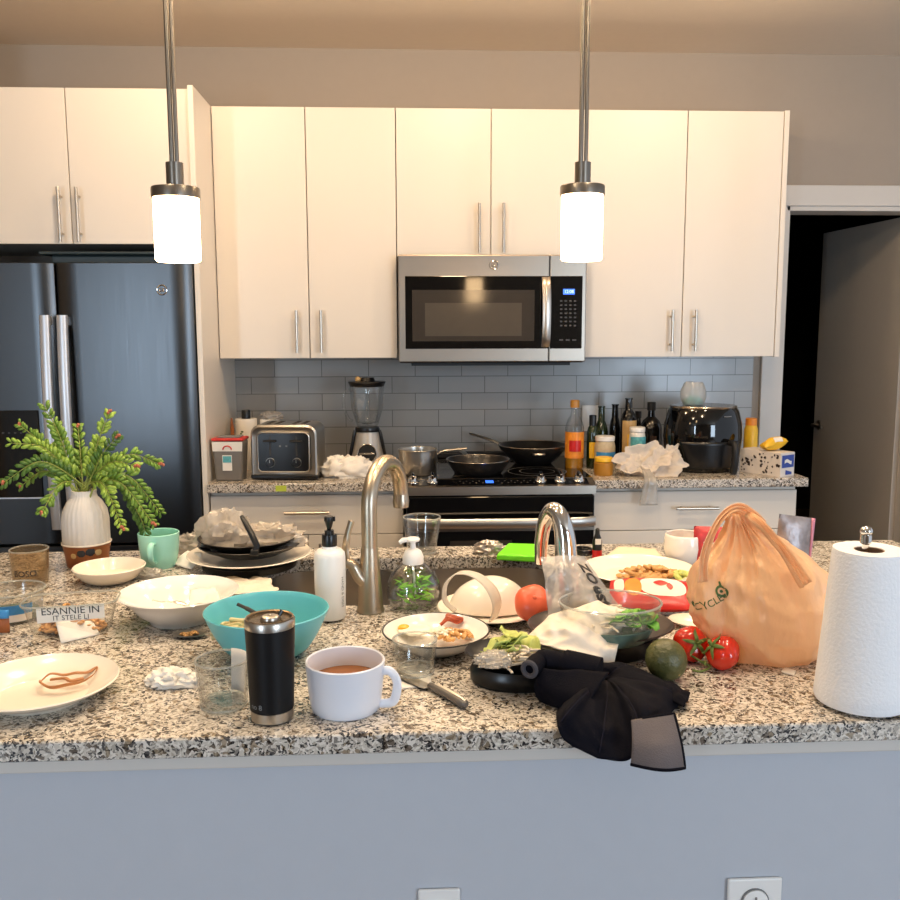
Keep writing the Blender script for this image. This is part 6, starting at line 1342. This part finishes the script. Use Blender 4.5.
# honey bottle, small jar, tissue box, yellow bag
t, R, h, hs = bottle('honey_bottle', 'yellow squeeze bottle behind the tissue box', 'bottle', 749.5, 3.74, 13.5, 418, 430, 8.5, 'yellow', 'orange', .03)
L = bY(746, 3.60); k = mpp(L); t = thing('small_jar', 'small pale glass jar between the air fryer and the tissue box', 'jar', L); bm = B(); lathe(bm, [(0, 0), (.016, 0), (.018, .003), (.018, .05), (.014, .056), (.014, .065), (0, .065)], 24); finish(bm, 'jar_body', 'mayo', t)
A, Bp, C_ = bloc(744.5, 472), bloc(780, 477.5), bloc(799.5, 474.5)
ax = (Bp-A); ay = (C_-Bp); L = Bp.copy(); t = thing('tissue_box', 'floral tissue box with blue end panel at the right end of the worktop', 'box', L); h = hgt(L, 780, 453.5); u1 = (A-Bp).normalized(); 
A2 = u1*.19; C2 = Vector((-u1.y, u1.x, 0)); C2 = C2 if C2.x > 0 else -C2; C2 = C2*.085
bm = B(); lo = [bm.verts.new(p) for p in (Vector(), C2, C2+A2, A2)]; hi = [bm.verts.new(p+Vector((0, 0, h))) for p in (Vector(), C2, C2+A2, A2)]; bm.faces.new(lo); bm.faces.new(hi)
for i in range(4): j = (i+1) % 4; bm.faces.new([lo[i], lo[j], hi[j], hi[i]])
finish(bm, 'box_body', 'drawn', t, smooth=0, bevel=.001)
nb = Vector((u1.x, u1.y, 0))*-.0012; bm = B(); surf(bm, lambda u, v: C2*(.08+.86*u)+nb+Vector((0, 0, h*(.38+.52*v))), 3, 3); bl = finish(bm, 'blue_panel', 'bluep', t, smooth=0)
bm = B(); surf(bm, lambda u, v: C2*(.25+.5*u)+nb*2+Vector((0, 0, h*(.55+.14*v+.05*sin(u*5)))), 8, 3); finish(bm, 'white_print', 'label', bl, smooth=0)
bm = B(); surf(bm, lambda u, v: C2*(.35+.45*u)+nb+Vector((0, 0, h*(.08+.2*v*(1-.5*u)))), 6, 3); finish(bm, 'blue_print', 'bluep', t, smooth=0)
nl = Vector((-C2.x, -C2.y, 0)).normalized()*.0012; rnd = random.Random(5)
bm = B()
for i in range(46):
    u, v, s = rnd.uniform(.04, .96), rnd.uniform(.08, .92), rnd.uniform(.003, .007); c = A2*u+nl+Vector((0, 0, h*v)); e1 = u1; m_ = rnd.randint(5, 7)
    bm.faces.new([bm.verts.new(c+e1*s*cos(2*PI*k_/m_)*rnd.uniform(.6, 1.2)+Vector((0, 0, s*sin(2*PI*k_/m_)*rnd.uniform(.6, 1.2)))) for k_ in range(m_)])
finish(bm, 'floral_print', 'bplate2', t, smooth=0)
L2 = L+A2*.35+C2*.5+Vector((0, 0, h+.0005)); t = thing('snack_bag', 'small yellow snack bag lying on the tissue box', 'packet', L2, rz=radians(10))
bm = B(); pk = lambda u, v, s: Vector(((u-.5)*.1, (v-.5)*.05, .03+s*.026*(sin(PI*u)*sin(PI*v))**.5+(u-.5)*.02+.004*nz((u*4, v*4, s), 1, 2)))
surf(bm, lambda u, v: pk(u, v, 1), 18, 12); surf(bm, lambda u, v: pk(u, v, -1), 18, 12); bmesh.ops.remove_doubles(bm, verts=bm.verts[:], dist=.0003)
lo = min(v.co.z for v in bm.verts)
for v in bm.verts: v.co.z -= lo
finish(bm, 'bag_body', 'yellow', t, smooth=60)
bm = B(); surf(bm, lambda u, v: pk(.4+.35*u, .3*v+.02, 1)+Vector((0, -.001, .0012-lo)), 6, 6); finish(bm, 'white_print', 'label', t, smooth=60)
